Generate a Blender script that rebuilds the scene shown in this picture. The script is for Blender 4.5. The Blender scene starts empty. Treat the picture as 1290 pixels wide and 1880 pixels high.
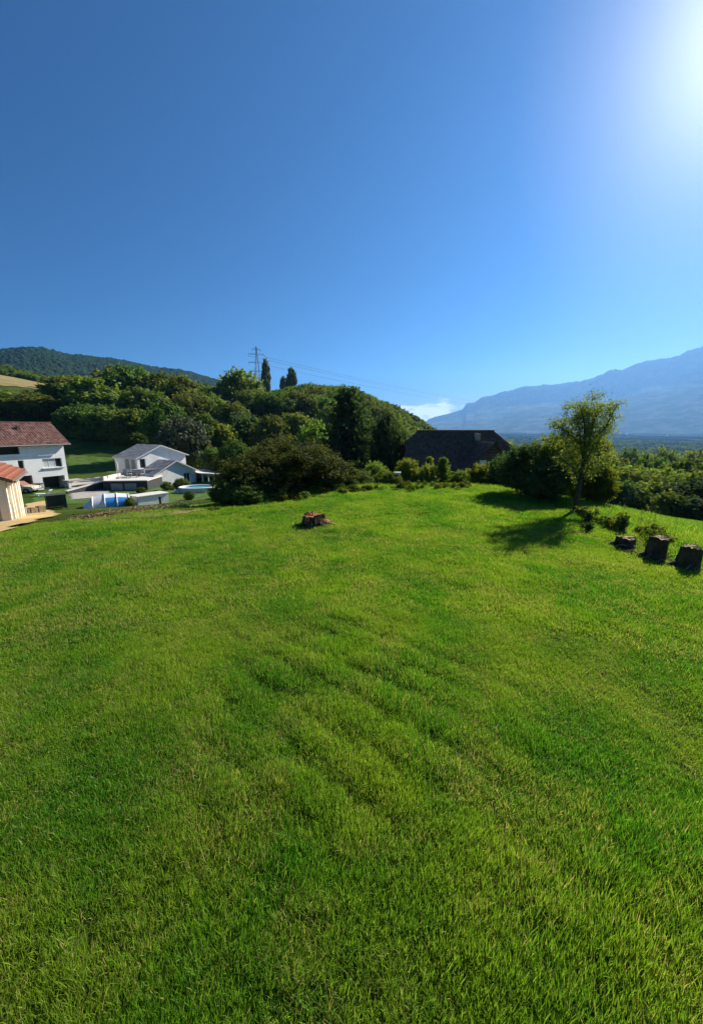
import bpy, bmesh, math, random
import numpy as np
from mathutils import Vector, Matrix

# ------------------------------------------------------------------ camera, sky, sun, exposure
S = bpy.context.scene
COL = S.collection
R = math.radians
FPX, PITCH, CAMH = 706.0, R(12.4), 3.2          # focal length in photo pixels, tilt, eye height above the lawn
cam_d = bpy.data.cameras.new('camera')
cam = bpy.data.objects.new('camera', cam_d); COL.objects.link(cam)
cam.location = (0, 0, CAMH); cam.rotation_euler = (R(90) - PITCH, 0, 0)
cam_d.sensor_fit = 'VERTICAL'; cam_d.sensor_height = 24.0; cam_d.lens = 24.0 * FPX / 1880.0
cam_d.clip_start = 0.05; cam_d.clip_end = 60000
S.camera = cam
SUN_AZ, SUN_EL = R(42.5), R(33)
SUNV = Vector((math.sin(SUN_AZ) * math.cos(SUN_EL), math.cos(SUN_AZ) * math.cos(SUN_EL), math.sin(SUN_EL)))
world = bpy.data.worlds.new('World'); S.world = world; world.use_nodes = True
sun_d = bpy.data.lights.new('sun', 'SUN'); sun_d.energy = 5.0; sun_d.angle = R(0.55); sun_d.color = (1.0, 0.93, 0.80)
sun = bpy.data.objects.new('sun', sun_d); COL.objects.link(sun)
sun.rotation_euler = SUNV.to_track_quat('Z', 'Y').to_euler()
S.view_settings.view_transform = 'Standard'; S.view_settings.look = 'None'
S.view_settings.gamma = 1; S.view_settings.exposure = 1.05
S.render.engine = 'CYCLES'
cy = S.cycles
cy.use_denoising = True; cy.max_bounces = 10; cy.diffuse_bounces = 5; cy.glossy_bounces = 2
cy.transmission_bounces = 4; cy.volume_bounces = 1; cy.transparent_max_bounces = 6
try: cy.denoiser = 'OPENIMAGEDENOISE'
except Exception: pass
cy.sample_clamp_indirect = 6

def nn(t, kind, **kw):
    n = t.nodes.new(kind)
    for k, v in kw.items():
        if k == 'inp':
            for a, b in v.items(): n.inputs[a].default_value = b
        else: setattr(n, k, v)
    return n
def math_n(t, op, a, b=None, clamp=False):
    n = nn(t, 'ShaderNodeMath', operation=op); n.use_clamp = clamp
    for i, q in enumerate((a, b)):
        if q is None: continue
        if hasattr(q, 'is_output'): t.links.new(q, n.inputs[i])
        else: n.inputs[i].default_value = q
    return n.outputs[0]
def ramp_n(t, fac, stops, interp='LINEAR'):
    n = nn(t, 'ShaderNodeValToRGB'); n.color_ramp.interpolation = interp
    e = n.color_ramp.elements
    while len(e) < len(stops): e.new(0.5)
    for q, (p, c) in zip(e, stops):
        q.position = p; q.color = (*c, 1) if len(c) == 3 else c
    t.links.new(fac, n.inputs[0]); return n.outputs[0]
def mix_n(t, fac, a, b, blend='MIX'):
    n = nn(t, 'ShaderNodeMix', data_type='RGBA', blend_type=blend)
    for i, q in ((0, fac), (6, a), (7, b)):
        if hasattr(q, 'is_output'): t.links.new(q, n.inputs[i])
        else: n.inputs[i].default_value = q if i == 0 else (*q, 1)
    return n.outputs[2]
def maprange(t, v, a, b, c=0.0, d=1.0, smooth=True):
    n = nn(t, 'ShaderNodeMapRange', interpolation_type='SMOOTHSTEP' if smooth else 'LINEAR')
    t.links.new(v, n.inputs[0])
    for i, q in enumerate((a, b, c, d)): n.inputs[i + 1].default_value = q
    return n.outputs[0]

def build_world():
    t = world.node_tree; t.nodes.clear()
    sky = nn(t, 'ShaderNodeTexSky', sky_type='NISHITA', sun_disc=False, sun_elevation=SUN_EL, sun_rotation=SUN_AZ,
             altitude=300, air_density=1.0, dust_density=0.75, ozone_density=6.0)
    hsv = nn(t, 'ShaderNodeHueSaturation', inp={'Saturation': 1.8, 'Value': 0.62, 'Hue': 0.508})
    t.links.new(sky.outputs[0], hsv.inputs['Color'])
    # thin bright cloud bank low over the valley mouth
    tc = nn(t, 'ShaderNodeTexCoord'); sp = nn(t, 'ShaderNodeSeparateXYZ'); t.links.new(tc.outputs['Generated'], sp.inputs[0])
    az = math_n(t, 'ARCTAN2', sp.outputs[0], sp.outputs[1])
    el = math_n(t, 'ARCSINE', sp.outputs[2])
    cb = nn(t, 'ShaderNodeCombineXYZ')
    t.links.new(math_n(t, 'MULTIPLY', az, 16.0), cb.inputs[0]); t.links.new(math_n(t, 'MULTIPLY', el, 60.0), cb.inputs[1])
    no = nn(t, 'ShaderNodeTexNoise', inp={'Scale': 1.0, 'Detail': 6.0, 'Roughness': 0.58, 'Distortion': 0.5}); t.links.new(cb.outputs[0], no.inputs['Vector'])
    m1 = maprange(t, az, R(3.0), R(9.5)); m2 = maprange(t, az, R(17.5), R(13.0)); m3 = maprange(t, el, R(4.6), R(2.2))
    mk = math_n(t, 'MULTIPLY', math_n(t, 'MULTIPLY', m1, m2), m3)
    den = maprange(t, math_n(t, 'ADD', no.outputs[0], math_n(t, 'MULTIPLY', mk, 0.34)), 0.58, 0.80)
    den = math_n(t, 'MULTIPLY', den, maprange(t, mk, 0.0, 0.35))
    colr = mix_n(t, math_n(t, 'MULTIPLY', den, 0.85), hsv.outputs[0], (13.0, 13.0, 13.0))
    # aureole of dusty air round the sun
    dt = nn(t, 'ShaderNodeVectorMath', operation='DOT_PRODUCT'); t.links.new(tc.outputs['Generated'], dt.inputs[0]); dt.inputs[1].default_value = SUNV
    dc = math_n(t, 'MAXIMUM', dt.outputs['Value'], 0.0)
    au = math_n(t, 'ADD', math_n(t, 'MULTIPLY', math_n(t, 'POWER', dc, 26.0), 1.3), math_n(t, 'MULTIPLY', math_n(t, 'POWER', dc, 130.0), 7.0))
    av = nn(t, 'ShaderNodeVectorMath', operation='SCALE', inp={0: (1.0, .97, .76)}); t.links.new(au, av.inputs['Scale'])
    ad = nn(t, 'ShaderNodeVectorMath', operation='ADD'); t.links.new(colr, ad.inputs[0]); t.links.new(av.outputs[0], ad.inputs[1])
    bg = nn(t, 'ShaderNodeBackground', inp={'Strength': 0.05}); t.links.new(ad.outputs[0], bg.inputs[0])
    out = nn(t, 'ShaderNodeOutputWorld'); t.links.new(bg.outputs[0], out.inputs[0])
build_world()

# ------------------------------------------------------------------ helpers
rng = np.random.default_rng(7)
def ray(px, py):
    u, v = (px - 645) / FPX, (940 - py) / FPX
    return np.array([u, math.cos(PITCH) + v * math.sin(PITCH), v * math.cos(PITCH) - math.sin(PITCH)])
def atY(px, py, Y):
    d = ray(px, py); return np.array([0, 0, CAMH]) + d * Y / d[1]
def onz(px, py, z):
    d = ray(px, py); return np.array([0, 0, CAMH]) + d * (z - CAMH) / d[2]
def tan_el(px, py):
    d = ray(px, py); return d[2] / math.hypot(d[0], d[1])
def phi_of(px, py=785):
    d = ray(px, py); return math.degrees(math.atan2(d[0], d[1]))

def hash2(ix, iy, seed):
    h = (ix.astype(np.int64) * 374761393 + iy.astype(np.int64) * 668265263 + seed * 1442695041) & 0x7fffffff
    h = ((h ^ (h >> 13)) * 1274126177) & 0x7fffffff
    h = ((h ^ (h >> 16)) * 1103515245) & 0x7fffffff
    return (h & 0xffff) / 65535.0
def vnoise(x, y, seed=0):
    x0, y0 = np.floor(x), np.floor(y); fx, fy = x - x0, y - y0
    fx = fx * fx * (3 - 2 * fx); fy = fy * fy * (3 - 2 * fy)
    a, b = hash2(x0, y0, seed), hash2(x0 + 1, y0, seed); c, d = hash2(x0, y0 + 1, seed), hash2(x0 + 1, y0 + 1, seed)
    return (a * (1 - fx) + b * fx) * (1 - fy) + (c * (1 - fx) + d * fx) * fy
def fbm(x, y, oct=4, seed=0, gain=0.5):
    s, a, n = 0, 1, 0
    for i in range(oct):
        s = s + a * vnoise(x * 2 ** i, y * 2 ** i, seed + i * 17); n += a; a *= gain
    return s / n

LAWN = np.array([(8.3, -30), (8.2, 4), (8.1, 8.2), (8.2, 10.5), (9.0, 14.6), (8.7, 17.0), (6.9, 20.8), (2.2, 19.8), (-2.0, 18.2), (-5.0, 15.6), (-7.7, 14.0), (-9.2, 12.0), (-10.1, 10.3), (-13.0, 7.8), (-17, 2), (-18, -30)])
def lawn_dist(x, y):
    """signed distance to the lawn outline, negative inside"""
    best = np.full(x.shape, 1e18); inside = np.zeros(x.shape, bool)
    n = len(LAWN)
    for i in range(n):
        ax, ay = LAWN[i]; bx, by = LAWN[(i + 1) % n]
        dx, dy = bx - ax, by - ay
        tt = np.clip(((x - ax) * dx + (y - ay) * dy) / (dx * dx + dy * dy), 0, 1)
        best = np.minimum(best, (x - ax - tt * dx) ** 2 + (y - ay - tt * dy) ** 2)
        cond = (ay > y) != (by > y)
        inside ^= cond & (x < (bx - ax) * (y - ay) / (by - ay + 1e-12) + ax)
    d = np.sqrt(best); return np.where(inside, -d, d)
def smooth(a, b, x):
    t = np.clip((x - a) / (b - a), 0, 1); return t * t * (3 - 2 * t)

T_R = [1, 12, 22, 30, 42, 64, 85, 120, 180, 260, 330, 400, 480, 600, 1000, 2000, 4000, 8000, 15000]
T_Z = {
 -180: [0, 0, 0, 0, 0, 1, 2, 4, 8, 14, 20, 25, 30, 38, 60, 80, 60, 20, 0],
 -75: [0, 0, -.8, -1.8, -3, -4, -4, -1, 6, 16, 24, 32, 40, 50, 60, 60, 40, 0, -20],
 -42: [0, 0, -.9, -2.1, -3.8, -4.9, -5.0, -2, 8, 25.7, 36.5, 40, 42, 44, 40, 40, 20, 0, -20],
 -32: [0, 0, -.9, -2.3, -4.1, -5.1, -5.2, 0, 11, 20, 24, 26, 26, 26, 26, 26, 20, 0, -20],
 -25: [0, 0, -.9, -2.4, -4.3, -5.3, -5.2, 1, 11, 17, 19, 20, 20, 20, 20, 20, 20, 0, -20],
 -12: [0, 0, -.6, -2.4, -4.2, -5.2, -4.6, 1, 11, 18, 22, 26, 26, 26, 25, 20, 10, 0, -20],
 -6: [0, 0, -.5, -2.4, -4.0, -5.4, -5.2, -1, 9, 20, 25, 26, 24, 20, 10, 0, 0, 0, -20],
 0: [0, 0, -.5, -2.2, -4.0, -5.5, -6, -4, 4, 16, 24, 25, 20, 10, -10, -40, -50, -45, -45],
 4.5: [0, 0, -.4, -2.0, -4.0, -6, -8, -8, -2, 8, 15, 17, 12, 0, -30, -55, -58, -50, -45],
 8: [0, 0, -.3, -2.0, -4.0, -7, -9, -11, -8, -2, 3, 8, 8, -4, -45, -60, -60, -52, -45],
 11: [0, 0, -.3, -2.0, -4.2, -8, -11, -14, -15, -14, -10, -5, -3, -16, -52, -62, -60, -54, -45],
 14: [0, 0, -.3, -2.0, -4.4, -9, -13, -19, -27, -34, -37, -40, -42, -46, -56, -62, -60, -54, -45],
 25: [0, 0, -.7, -1.8, -4.4, -10, -14, -20, -30, -40, -46, -50, -53, -57, -60, -62, -60, -54, -45],
 42: [0, 0, -1.0, -2.3, -5.0, -10, -14, -20, -30, -40, -46, -50, -53, -57, -60, -62, -60, -54, -45],
 75: [0, 0, -1.5, -3, -5, -8, -11, -15, -22, -30, -36, -40, -44, -50, -56, -60, -60, -54, -45],
 180: [0, 0, 0, 0, 0, 1, 2, 4, 8, 14, 20, 25, 30, 38, 60, 80, 60, 20, 0]}
_ph = np.arange(-180, 180.01, 1.0); _lr = np.linspace(math.log(1), math.log(15000), 260)
_rows = np.array([np.interp(_lr, np.log(T_R), T_Z[k]) for k in sorted(T_Z)])
_tab = np.array([np.interp(_ph, sorted(T_Z), _rows[:, j]) for j in range(len(_lr))]).T
def _blur(a, n, axis):
    k = np.hanning(2 * n + 3)[1:-1]; k /= k.sum()
    pad = [(0, 0), (0, 0)]; pad[axis] = (n, n)
    ap = np.pad(a, pad, mode='edge'); return np.apply_along_axis(lambda v: np.convolve(v, k, 'valid'), axis, ap)
_tab = _blur(_blur(_tab, 3, 0), 3, 1)
def ridges(x, y):
    """mower swathes, long low ridges lying across the sun"""
    a = (x * 0.64 + y * 0.77); b = (x * 0.77 - y * 0.64)
    w = np.sin(a * 13.5 + 2.2 * fbm(x * .5, y * .5, 2, 3) + 0.8 * np.sin(b * 0.9))
    m = np.exp(-((x + 0.2) ** 2 / 2.2 + (y - 4.3) ** 2 / 3.2)) + 0.15 * np.exp(-((x - 3.0) ** 2 / 5 + (y - 2.8) ** 2 / 3.0))
    return w * m * (.45 + .55 * smooth(.28, .5, fbm(x * .8 + 7, y * .8 + 1, 2, 57))) * 1.15
def H(x, y):
    x = np.asarray(x, float); y = np.asarray(y, float)
    r = np.hypot(x, y); ph = np.degrees(np.arctan2(x, y))
    fi = np.clip(ph + 180, 0, 359.999); fj = np.clip(np.log(np.maximum(r, 1)) / _lr[-1] * 259, 0, 258.999)
    i0, j0 = fi.astype(int), fj.astype(int); a, b = fi - i0, fj - j0
    z = (_tab[i0, j0] * (1 - b) + _tab[i0, j0 + 1] * b) * (1 - a) + (_tab[i0 + 1, j0] * (1 - b) + _tab[i0 + 1, j0 + 1] * b) * a
    d = lawn_dist(x, y)
    z = z * smooth(-1.0, np.where(x < -3, 4.5, 7), d)
    near = 1 - smooth(25, 60, r)
    z = z + near * (0.16 * (fbm(x * .22 + 5, y * .22, 3, 11) - .5) + 0.07 * (fbm(x * 1.1, y * 1.1, 2, 23) - .5)) + near * 0.032 * ridges(x, y)
    z = z + smooth(60, 200, r) * (1 - smooth(3000, 9000, r)) * 2.5 * (fbm(x * .012, y * .012, 3, 31) - .5)
    return z
def h1(x, y): return float(H(np.array([x]), np.array([y]))[0])

def ongnd(px, py):
    d = ray(px, py); t = np.concatenate([np.arange(4, 60, .1), np.arange(60, 400, .5)]); q = np.array([0, 0, CAMH]) + d * t[:, None]
    k = np.nonzero(q[:, 2] < H(q[:, 0], q[:, 1]))[0]; return q[k[0] if len(k) else -1]
gz = lambda *pp: [tuple(ongnd(px, py)[:2]) for px, py, z in pp]
SAND = gz((-40, 1004, 0), (0, 984, 0), (24, 972, 0), (60, 960, 0), (106, 949, 0), (94, 938, 0), (60, 938, 0), (40, 936, 0), (-40, 940, 0))
def in_poly(x, y, poly):
    ins = np.zeros(np.shape(x), bool); n = len(poly)
    for i in range(n):
        ax, ay = poly[i]; bx, by = poly[(i + 1) % n]; ins ^= ((ay > y) != (by > y)) & (x < (bx - ax) * (y - ay) / (by - ay + 1e-12) + ax)
    return ins
MATS = {}
def new_mat(name):
    m = bpy.data.materials.new(name); m.use_nodes = True; t = m.node_tree; t.nodes.clear(); MATS[name] = m
    return m, t
def finish(t, shader, disp=None):
    o = nn(t, 'ShaderNodeOutputMaterial'); t.links.new(shader, o.inputs[0])
def pbr(name, base, rough=0.8, var=0.25, scale=3.0, bump=0.2, bscale=None, spec=0.3, stain=None, metal=0.0, attr=None, coord='Object', wave=None):
    """painted / mineral surface: base colour with noise mottling, optional stains, fine bump"""
    m, t = new_mat(name)
    tc = nn(t, 'ShaderNodeTexCoord')
    v = tc.outputs[coord] if coord != 'World' else nn(t, 'ShaderNodeNewGeometry').outputs['Position']
    n1 = nn(t, 'ShaderNodeTexNoise', inp={'Scale': scale, 'Detail': 6.0, 'Roughness': 0.6}); t.links.new(v, n1.inputs['Vector'])
    lo = tuple(c * (1 - var) for c in base); hi = tuple(min(1, c * (1 + var)) for c in base)
    col = ramp_n(t, n1.outputs[0], [(0.3, lo), (0.7, hi)])
    if stain:
        n2 = nn(t, 'ShaderNodeTexNoise', inp={'Scale': scale * 0.35, 'Detail': 4.0}); t.links.new(v, n2.inputs['Vector'])
        col = mix_n(t, maprange(t, n2.outputs[0], 0.5, 0.72), col, stain)
    if attr:
        at = nn(t, 'ShaderNodeAttribute', attribute_name='rnd')
        k = maprange(t, at.outputs['Fac'], 0, 1, 1 - attr, 1 + attr, False)
        vm = nn(t, 'ShaderNodeVectorMath', operation='SCALE'); t.links.new(col, vm.inputs[0]); t.links.new(k, vm.inputs['Scale']); col = vm.outputs[0]
    b = nn(t, 'ShaderNodeBsdfPrincipled', inp={'Roughness': rough, 'Specular IOR Level': spec, 'Metallic': metal}); t.links.new(col, b.inputs['Base Color'])
    if bump:
        n3 = nn(t, 'ShaderNodeTexNoise', inp={'Scale': bscale or scale * 8, 'Detail': 5.0}); t.links.new(v, n3.inputs['Vector'])
        bp = nn(t, 'ShaderNodeBump', inp={'Strength': bump, 'Distance': 0.03}); t.links.new(n3.outputs[0], bp.inputs['Height']); t.links.new(bp.outputs[0], b.inputs['Normal'])
    finish(t, b.outputs[0]); return m
def leaf_mat(name, stops, trans=0.36, hue=0.045, tcol=(1.25, 1.3, 0.55)):
    """leaf: diffuse + translucent, colour per leaf ('rnd') and a little per tree"""
    m, t = new_mat(name)
    at = nn(t, 'ShaderNodeAttribute', attribute_name='rnd'); oi = nn(t, 'ShaderNodeObjectInfo')
    col = ramp_n(t, at.outputs['Fac'], stops)
    hs = nn(t, 'ShaderNodeHueSaturation'); t.links.new(col, hs.inputs['Color'])
    t.links.new(maprange(t, oi.outputs['Random'], 0, 1, 0.5 - hue, 0.5 + hue * .6, False), hs.inputs['Hue'])
    r2 = math_n(t, 'FRACT', math_n(t, 'MULTIPLY', oi.outputs['Random'], 7.31))
    t.links.new(maprange(t, r2, 0, 1, 0.68, 1.38, False), hs.inputs['Value'])
    tm = mix_n(t, 1.0, hs.outputs[0], tcol, 'MULTIPLY')
    d = nn(t, 'ShaderNodeBsdfDiffuse'); t.links.new(hs.outputs[0], d.inputs[0])
    tr = nn(t, 'ShaderNodeBsdfTranslucent'); t.links.new(tm, tr.inputs[0])
    g = nn(t, 'ShaderNodeBsdfGlossy', inp={'Roughness': 0.55, 'Color': (.8, .85, .7, 1)})
    mx = nn(t, 'ShaderNodeMixShader', inp={0: trans}); t.links.new(d.outputs[0], mx.inputs[1]); t.links.new(tr.outputs[0], mx.inputs[2])
    m2 = nn(t, 'ShaderNodeMixShader', inp={0: 0.012}); t.links.new(mx.outputs[0], m2.inputs[1]); t.links.new(g.outputs[0], m2.inputs[2])
    finish(t, m2.outputs[0]); return m

def mesh_np(name, V, Fc, rnd=None, smooth_=False, fmat=None):
    """V (n,3); Fc = list of int arrays (k,3) / (k,4)"""
    me = bpy.data.meshes.new(name); V = np.asarray(V, np.float32)
    Fc = [np.asarray(f, np.int32) for f in (Fc if isinstance(Fc, list) else [Fc]) if len(f)]
    loops = np.concatenate([f.ravel() for f in Fc]); tot = np.concatenate([np.full(len(f), f.shape[1], np.int32) for f in Fc])
    st = np.concatenate([[0], np.cumsum(tot)[:-1]]).astype(np.int32)
    me.vertices.add(len(V)); me.vertices.foreach_set('co', V.ravel())
    me.loops.add(len(loops)); me.loops.foreach_set('vertex_index', loops)
    me.polygons.add(len(tot)); me.polygons.foreach_set('loop_start', st); me.polygons.foreach_set('loop_total', tot)
    me.polygons.foreach_set('use_smooth', np.full(len(tot), smooth_, bool))
    if rnd is not None:
        a = me.attributes.new('rnd', 'FLOAT', 'POINT'); a.data.foreach_set('value', np.asarray(rnd, np.float32))
    me.update(); me.validate(); return me
def put(name, me, mat=None, parent=None, loc=None):
    o = bpy.data.objects.new(name, me); COL.objects.link(o)
    if mat is not None and me is not None and not me.materials: me.materials.append(mat)
    if parent is not None: o.parent = parent
    if loc is not None: o.location = loc
    return o
def tag(o, label=None, cat=None, group=None, kind=None):
    if label: o['label'] = label
    if cat: o['category'] = cat
    if group: o['group'] = group
    if kind: o['kind'] = kind
    return o
def thing(name, label, cat, loc=(0, 0, 0), rz=0.0, group=None, scale=None):
    o = bpy.data.objects.new(name, None); COL.objects.link(o); o.location = loc; o.rotation_euler = (0, 0, rz)
    o.empty_display_size = 0.2
    if scale: o.scale = scale
    return tag(o, label, cat, group)

class MB:
    """mesh builder collecting boxes, prisms, tubes, quads"""
    def __init__(s): s.v = []; s.f = []; s.r = []
    def add(s, vs, fs, r=None):
        o = len(s.v); s.v += [tuple(map(float, q)) for q in vs]; s.f += [tuple(i + o for i in f) for f in fs]
        s.r += [random.random() if r is None else r] * len(vs); return s
    def box(s, x0, x1, y0, y1, z0, z1, r=None):
        return s.add([(x0, y0, z0), (x1, y0, z0), (x1, y1, z0), (x0, y1, z0), (x0, y0, z1), (x1, y0, z1), (x1, y1, z1), (x0, y1, z1)],
                     [(0, 3, 2, 1), (4, 5, 6, 7), (0, 1, 5, 4), (1, 2, 6, 5), (2, 3, 7, 6), (3, 0, 4, 7)], r)
    def prism(s, poly, d, r=None):
        """poly: list of 3D points (planar, counter-clockwise seen against d), extruded by vector d"""
        n = len(poly); a = [Vector(p) for p in poly]; b = [p + Vector(d) for p in a]
        return s.add(a + b, [tuple(range(n))[::-1], tuple(range(n, 2 * n))] + [(i, (i + 1) % n, n + (i + 1) % n, n + i) for i in range(n)], r)
    def tube(s, pts, rad, n=8, caps=True, r=None):
        pts = [Vector(p) for p in pts]; rad = rad if hasattr(rad, '__len__') else [rad] * len(pts)
        vs = []
        for i, p in enumerate(pts):
            d = (pts[min(i + 1, len(pts) - 1)] - pts[max(i - 1, 0)]).normalized()
            up = Vector((0, 0, 1)) if abs(d.z) < .95 else Vector((1, 0, 0))
            a = d.cross(up).normalized(); b = d.cross(a)
            for k in range(n):
                q = 2 * math.pi * k / n; vs.append(p + (a * math.cos(q) + b * math.sin(q)) * rad[i])
        fs = [(i * n + k, i * n + (k + 1) % n, (i + 1) * n + (k + 1) % n, (i + 1) * n + k) for i in range(len(pts) - 1) for k in range(n)]
        if caps: fs += [tuple(range(n))[::-1], tuple(range((len(pts) - 1) * n, len(pts) * n))]
        return s.add(vs, fs, r)
    def mesh(s, name, smooth_=False):
        me = bpy.data.meshes.new(name); me.from_pydata(s.v, [], s.f)
        a = me.attributes.new('rnd', 'FLOAT', 'POINT'); a.data.foreach_set('value', s.r)
        bm = bmesh.new(); bm.from_mesh(me); bmesh.ops.recalc_face_normals(bm, faces=bm.faces); bm.to_mesh(me); bm.free()
        if smooth_: me.polygons.foreach_set('use_smooth', [True] * len(me.polygons))
        me.update(); return me
    def build(s, name, mat, parent=None, smooth_=False, bevel=0):
        me = s.mesh(name, smooth_); o = put(name, me, mat, parent)
        if bevel:
            md = o.modifiers.new('bevel', 'BEVEL'); md.width = bevel; md.segments = 2; md.limit_method = 'ANGLE'
        return o

# ------------------------------------------------------------------ materials
def ground_mat():
    m, t = new_mat('ground_soil')
    g = nn(t, 'ShaderNodeNewGeometry'); P = g.outputs['Position']
    ln = nn(t, 'ShaderNodeVectorMath', operation='LENGTH'); t.links.new(P, ln.inputs[0]); r = ln.outputs['Value']
    n1 = nn(t, 'ShaderNodeTexNoise', inp={'Scale': 1.2, 'Detail': 8.0, 'Roughness': .65}); t.links.new(P, n1.inputs['Vector'])
    near = ramp_n(t, n1.outputs[0], [(.3, (.030, .050, .010)), (.55, (.060, .085, .016)), (.75, (.13, .11, .035))])
    n2 = nn(t, 'ShaderNodeTexNoise', inp={'Scale': .09, 'Detail': 9.0, 'Roughness': .62}); t.links.new(P, n2.inputs['Vector'])
    mid = ramp_n(t, n2.outputs[0], [(.3, (.035, .065, .014)), (.5, (.075, .115, .024)), (.68, (.13, .15, .045))])
    v = nn(t, 'ShaderNodeTexVoronoi', inp={'Scale': .0042, 'Randomness': 1.0}); 
    mp = nn(t, 'ShaderNodeMapping', inp={'Scale': (1, 0.55, 0), 'Rotation': (0, 0, .5)}); t.links.new(P, mp.inputs[0]); t.links.new(mp.outputs[0], v.inputs['Vector'])
    sp = nn(t, 'ShaderNodeSeparateColor'); t.links.new(v.outputs['Color'], sp.inputs[0])
    fld = ramp_n(t, sp.outputs[0], [(.0, (.030, .055, .018)), (.4, (.04, .07, .02)), (.52, (.09, .14, .035)), (.75, (.13, .18, .05)), (.92, (.18, .18, .08))], 'CONSTANT')
    n3 = nn(t, 'ShaderNodeTexNoise', inp={'Scale': .02, 'Detail': 8.0, 'Roughness': .7}); t.links.new(P, n3.inputs['Vector'])
    fld = mix_n(t, maprange(t, n3.outputs[0], .56, .72), fld, (.03, .055, .018))
    c = mix_n(t, maprange(t, r, 24, 40), near, mid)
    c = mix_n(t, maprange(t, r, 500, 800), c, fld)
    b = nn(t, 'ShaderNodeBsdfDiffuse', inp={'Roughness': 1.0}); t.links.new(c, b.inputs[0])
    bn = nn(t, 'ShaderNodeTexNoise', inp={'Scale': 9.0, 'Detail': 6.0}); t.links.new(P, bn.inputs['Vector'])
    bp = nn(t, 'ShaderNodeBump', inp={'Strength': .6, 'Distance': .06}); t.links.new(bn.outputs[0], bp.inputs['Height']); t.links.new(bp.outputs[0], b.inputs['Normal'])
    finish(t, b.outputs[0]); return m
def grass_mat():
    m, t = new_mat('grass_blade')
    at = nn(t, 'ShaderNodeAttribute', attribute_name='rnd'); g = nn(t, 'ShaderNodeNewGeometry'); P = g.outputs['Position']
    green = ramp_n(t, at.outputs['Fac'], [(0, (.036, .135, .012)), (.45, (.078, .225, .018)), (.8, (.14, .30, .026)), (1, (.26, .37, .06))])
    straw = ramp_n(t, at.outputs['Fac'], [(0, (.20, .22, .045)), (.5, (.38, .34, .11)), (1, (.52, .43, .18))])
    n1 = nn(t, 'ShaderNodeTexNoise', inp={'Scale': 1.1, 'Detail': 6.0, 'Roughness': .7, 'Distortion': .6}); t.links.new(P, n1.inputs['Vector'])
    th = maprange(t, n1.outputs[0], .42, .66, .02, .45)           # share of dry blades, patchy
    fr = math_n(t, 'FRACT', math_n(t, 'MULTIPLY', at.outputs['Fac'], 37.7))
    dry = math_n(t, 'LESS_THAN', fr, th)
    n2 = nn(t, 'ShaderNodeTexNoise', inp={'Scale': .5, 'Detail': 6.0, 'Roughness': .65}); t.links.new(P, n2.inputs['Vector'])
    green = mix_n(t, maprange(t, n2.outputs[0], .38, .62, 0, .75), green, (.27, .36, .036))
    col = mix_n(t, dry, green, straw)
    tm = mix_n(t, 1.0, col, (1.2, 1.35, .6), 'MULTIPLY')
    d = nn(t, 'ShaderNodeBsdfDiffuse'); t.links.new(col, d.inputs[0])
    tr = nn(t, 'ShaderNodeBsdfTranslucent'); t.links.new(tm, tr.inputs[0])
    gl = nn(t, 'ShaderNodeBsdfGlossy', inp={'Roughness': .38})
    mx = nn(t, 'ShaderNodeMixShader', inp={0: .5}); t.links.new(d.outputs[0], mx.inputs[1]); t.links.new(tr.outputs[0], mx.inputs[2])
    m2 = nn(t, 'ShaderNodeMixShader', inp={0: .010}); t.links.new(mx.outputs[0], m2.inputs[1]); t.links.new(gl.outputs[0], m2.inputs[2])
    finish(t, m2.outputs[0]); return m
M_ground, M_grass = ground_mat(), grass_mat()
L_oak = leaf_mat('leaf_oak', [(0, (.058, .098, .022)), (.5, (.112, .168, .032)), (1, (.18, .235, .05))])
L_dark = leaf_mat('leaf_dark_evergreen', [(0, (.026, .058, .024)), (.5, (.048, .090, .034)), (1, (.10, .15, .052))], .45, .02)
L_light = leaf_mat('leaf_light', [(0, (.07, .12, .022)), (.5, (.12, .18, .034)), (1, (.19, .25, .06))], .55)
L_grey = leaf_mat('leaf_grey_willow', [(0, (.075, .100, .055)), (.5, (.12, .15, .085)), (1, (.18, .21, .13))], .3, .015, (1.1, 1.15, .9))
L_yel = leaf_mat('leaf_yellow_green', [(0, (.06, .095, .012)), (.5, (.12, .16, .02)), (1, (.22, .23, .035))], .5)
L_laurel = leaf_mat('leaf_olive_bush', [(0, (.036, .056, .014)), (.5, (.070, .092, .022)), (1, (.14, .145, .045))], .4)
L_pale = leaf_mat('leaf_pale', [(0, (.12, .19, .05)), (.5, (.20, .28, .08)), (1, (.30, .38, .12))], .6)
M_bark = pbr('bark', (.085, .065, .045), .95, .4, 6, .8, 14, .1, coord='Object')
M_birch = pbr('bark_smooth', (.060, .058, .042), .9, .4, 5, .5, 20, .1)

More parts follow.
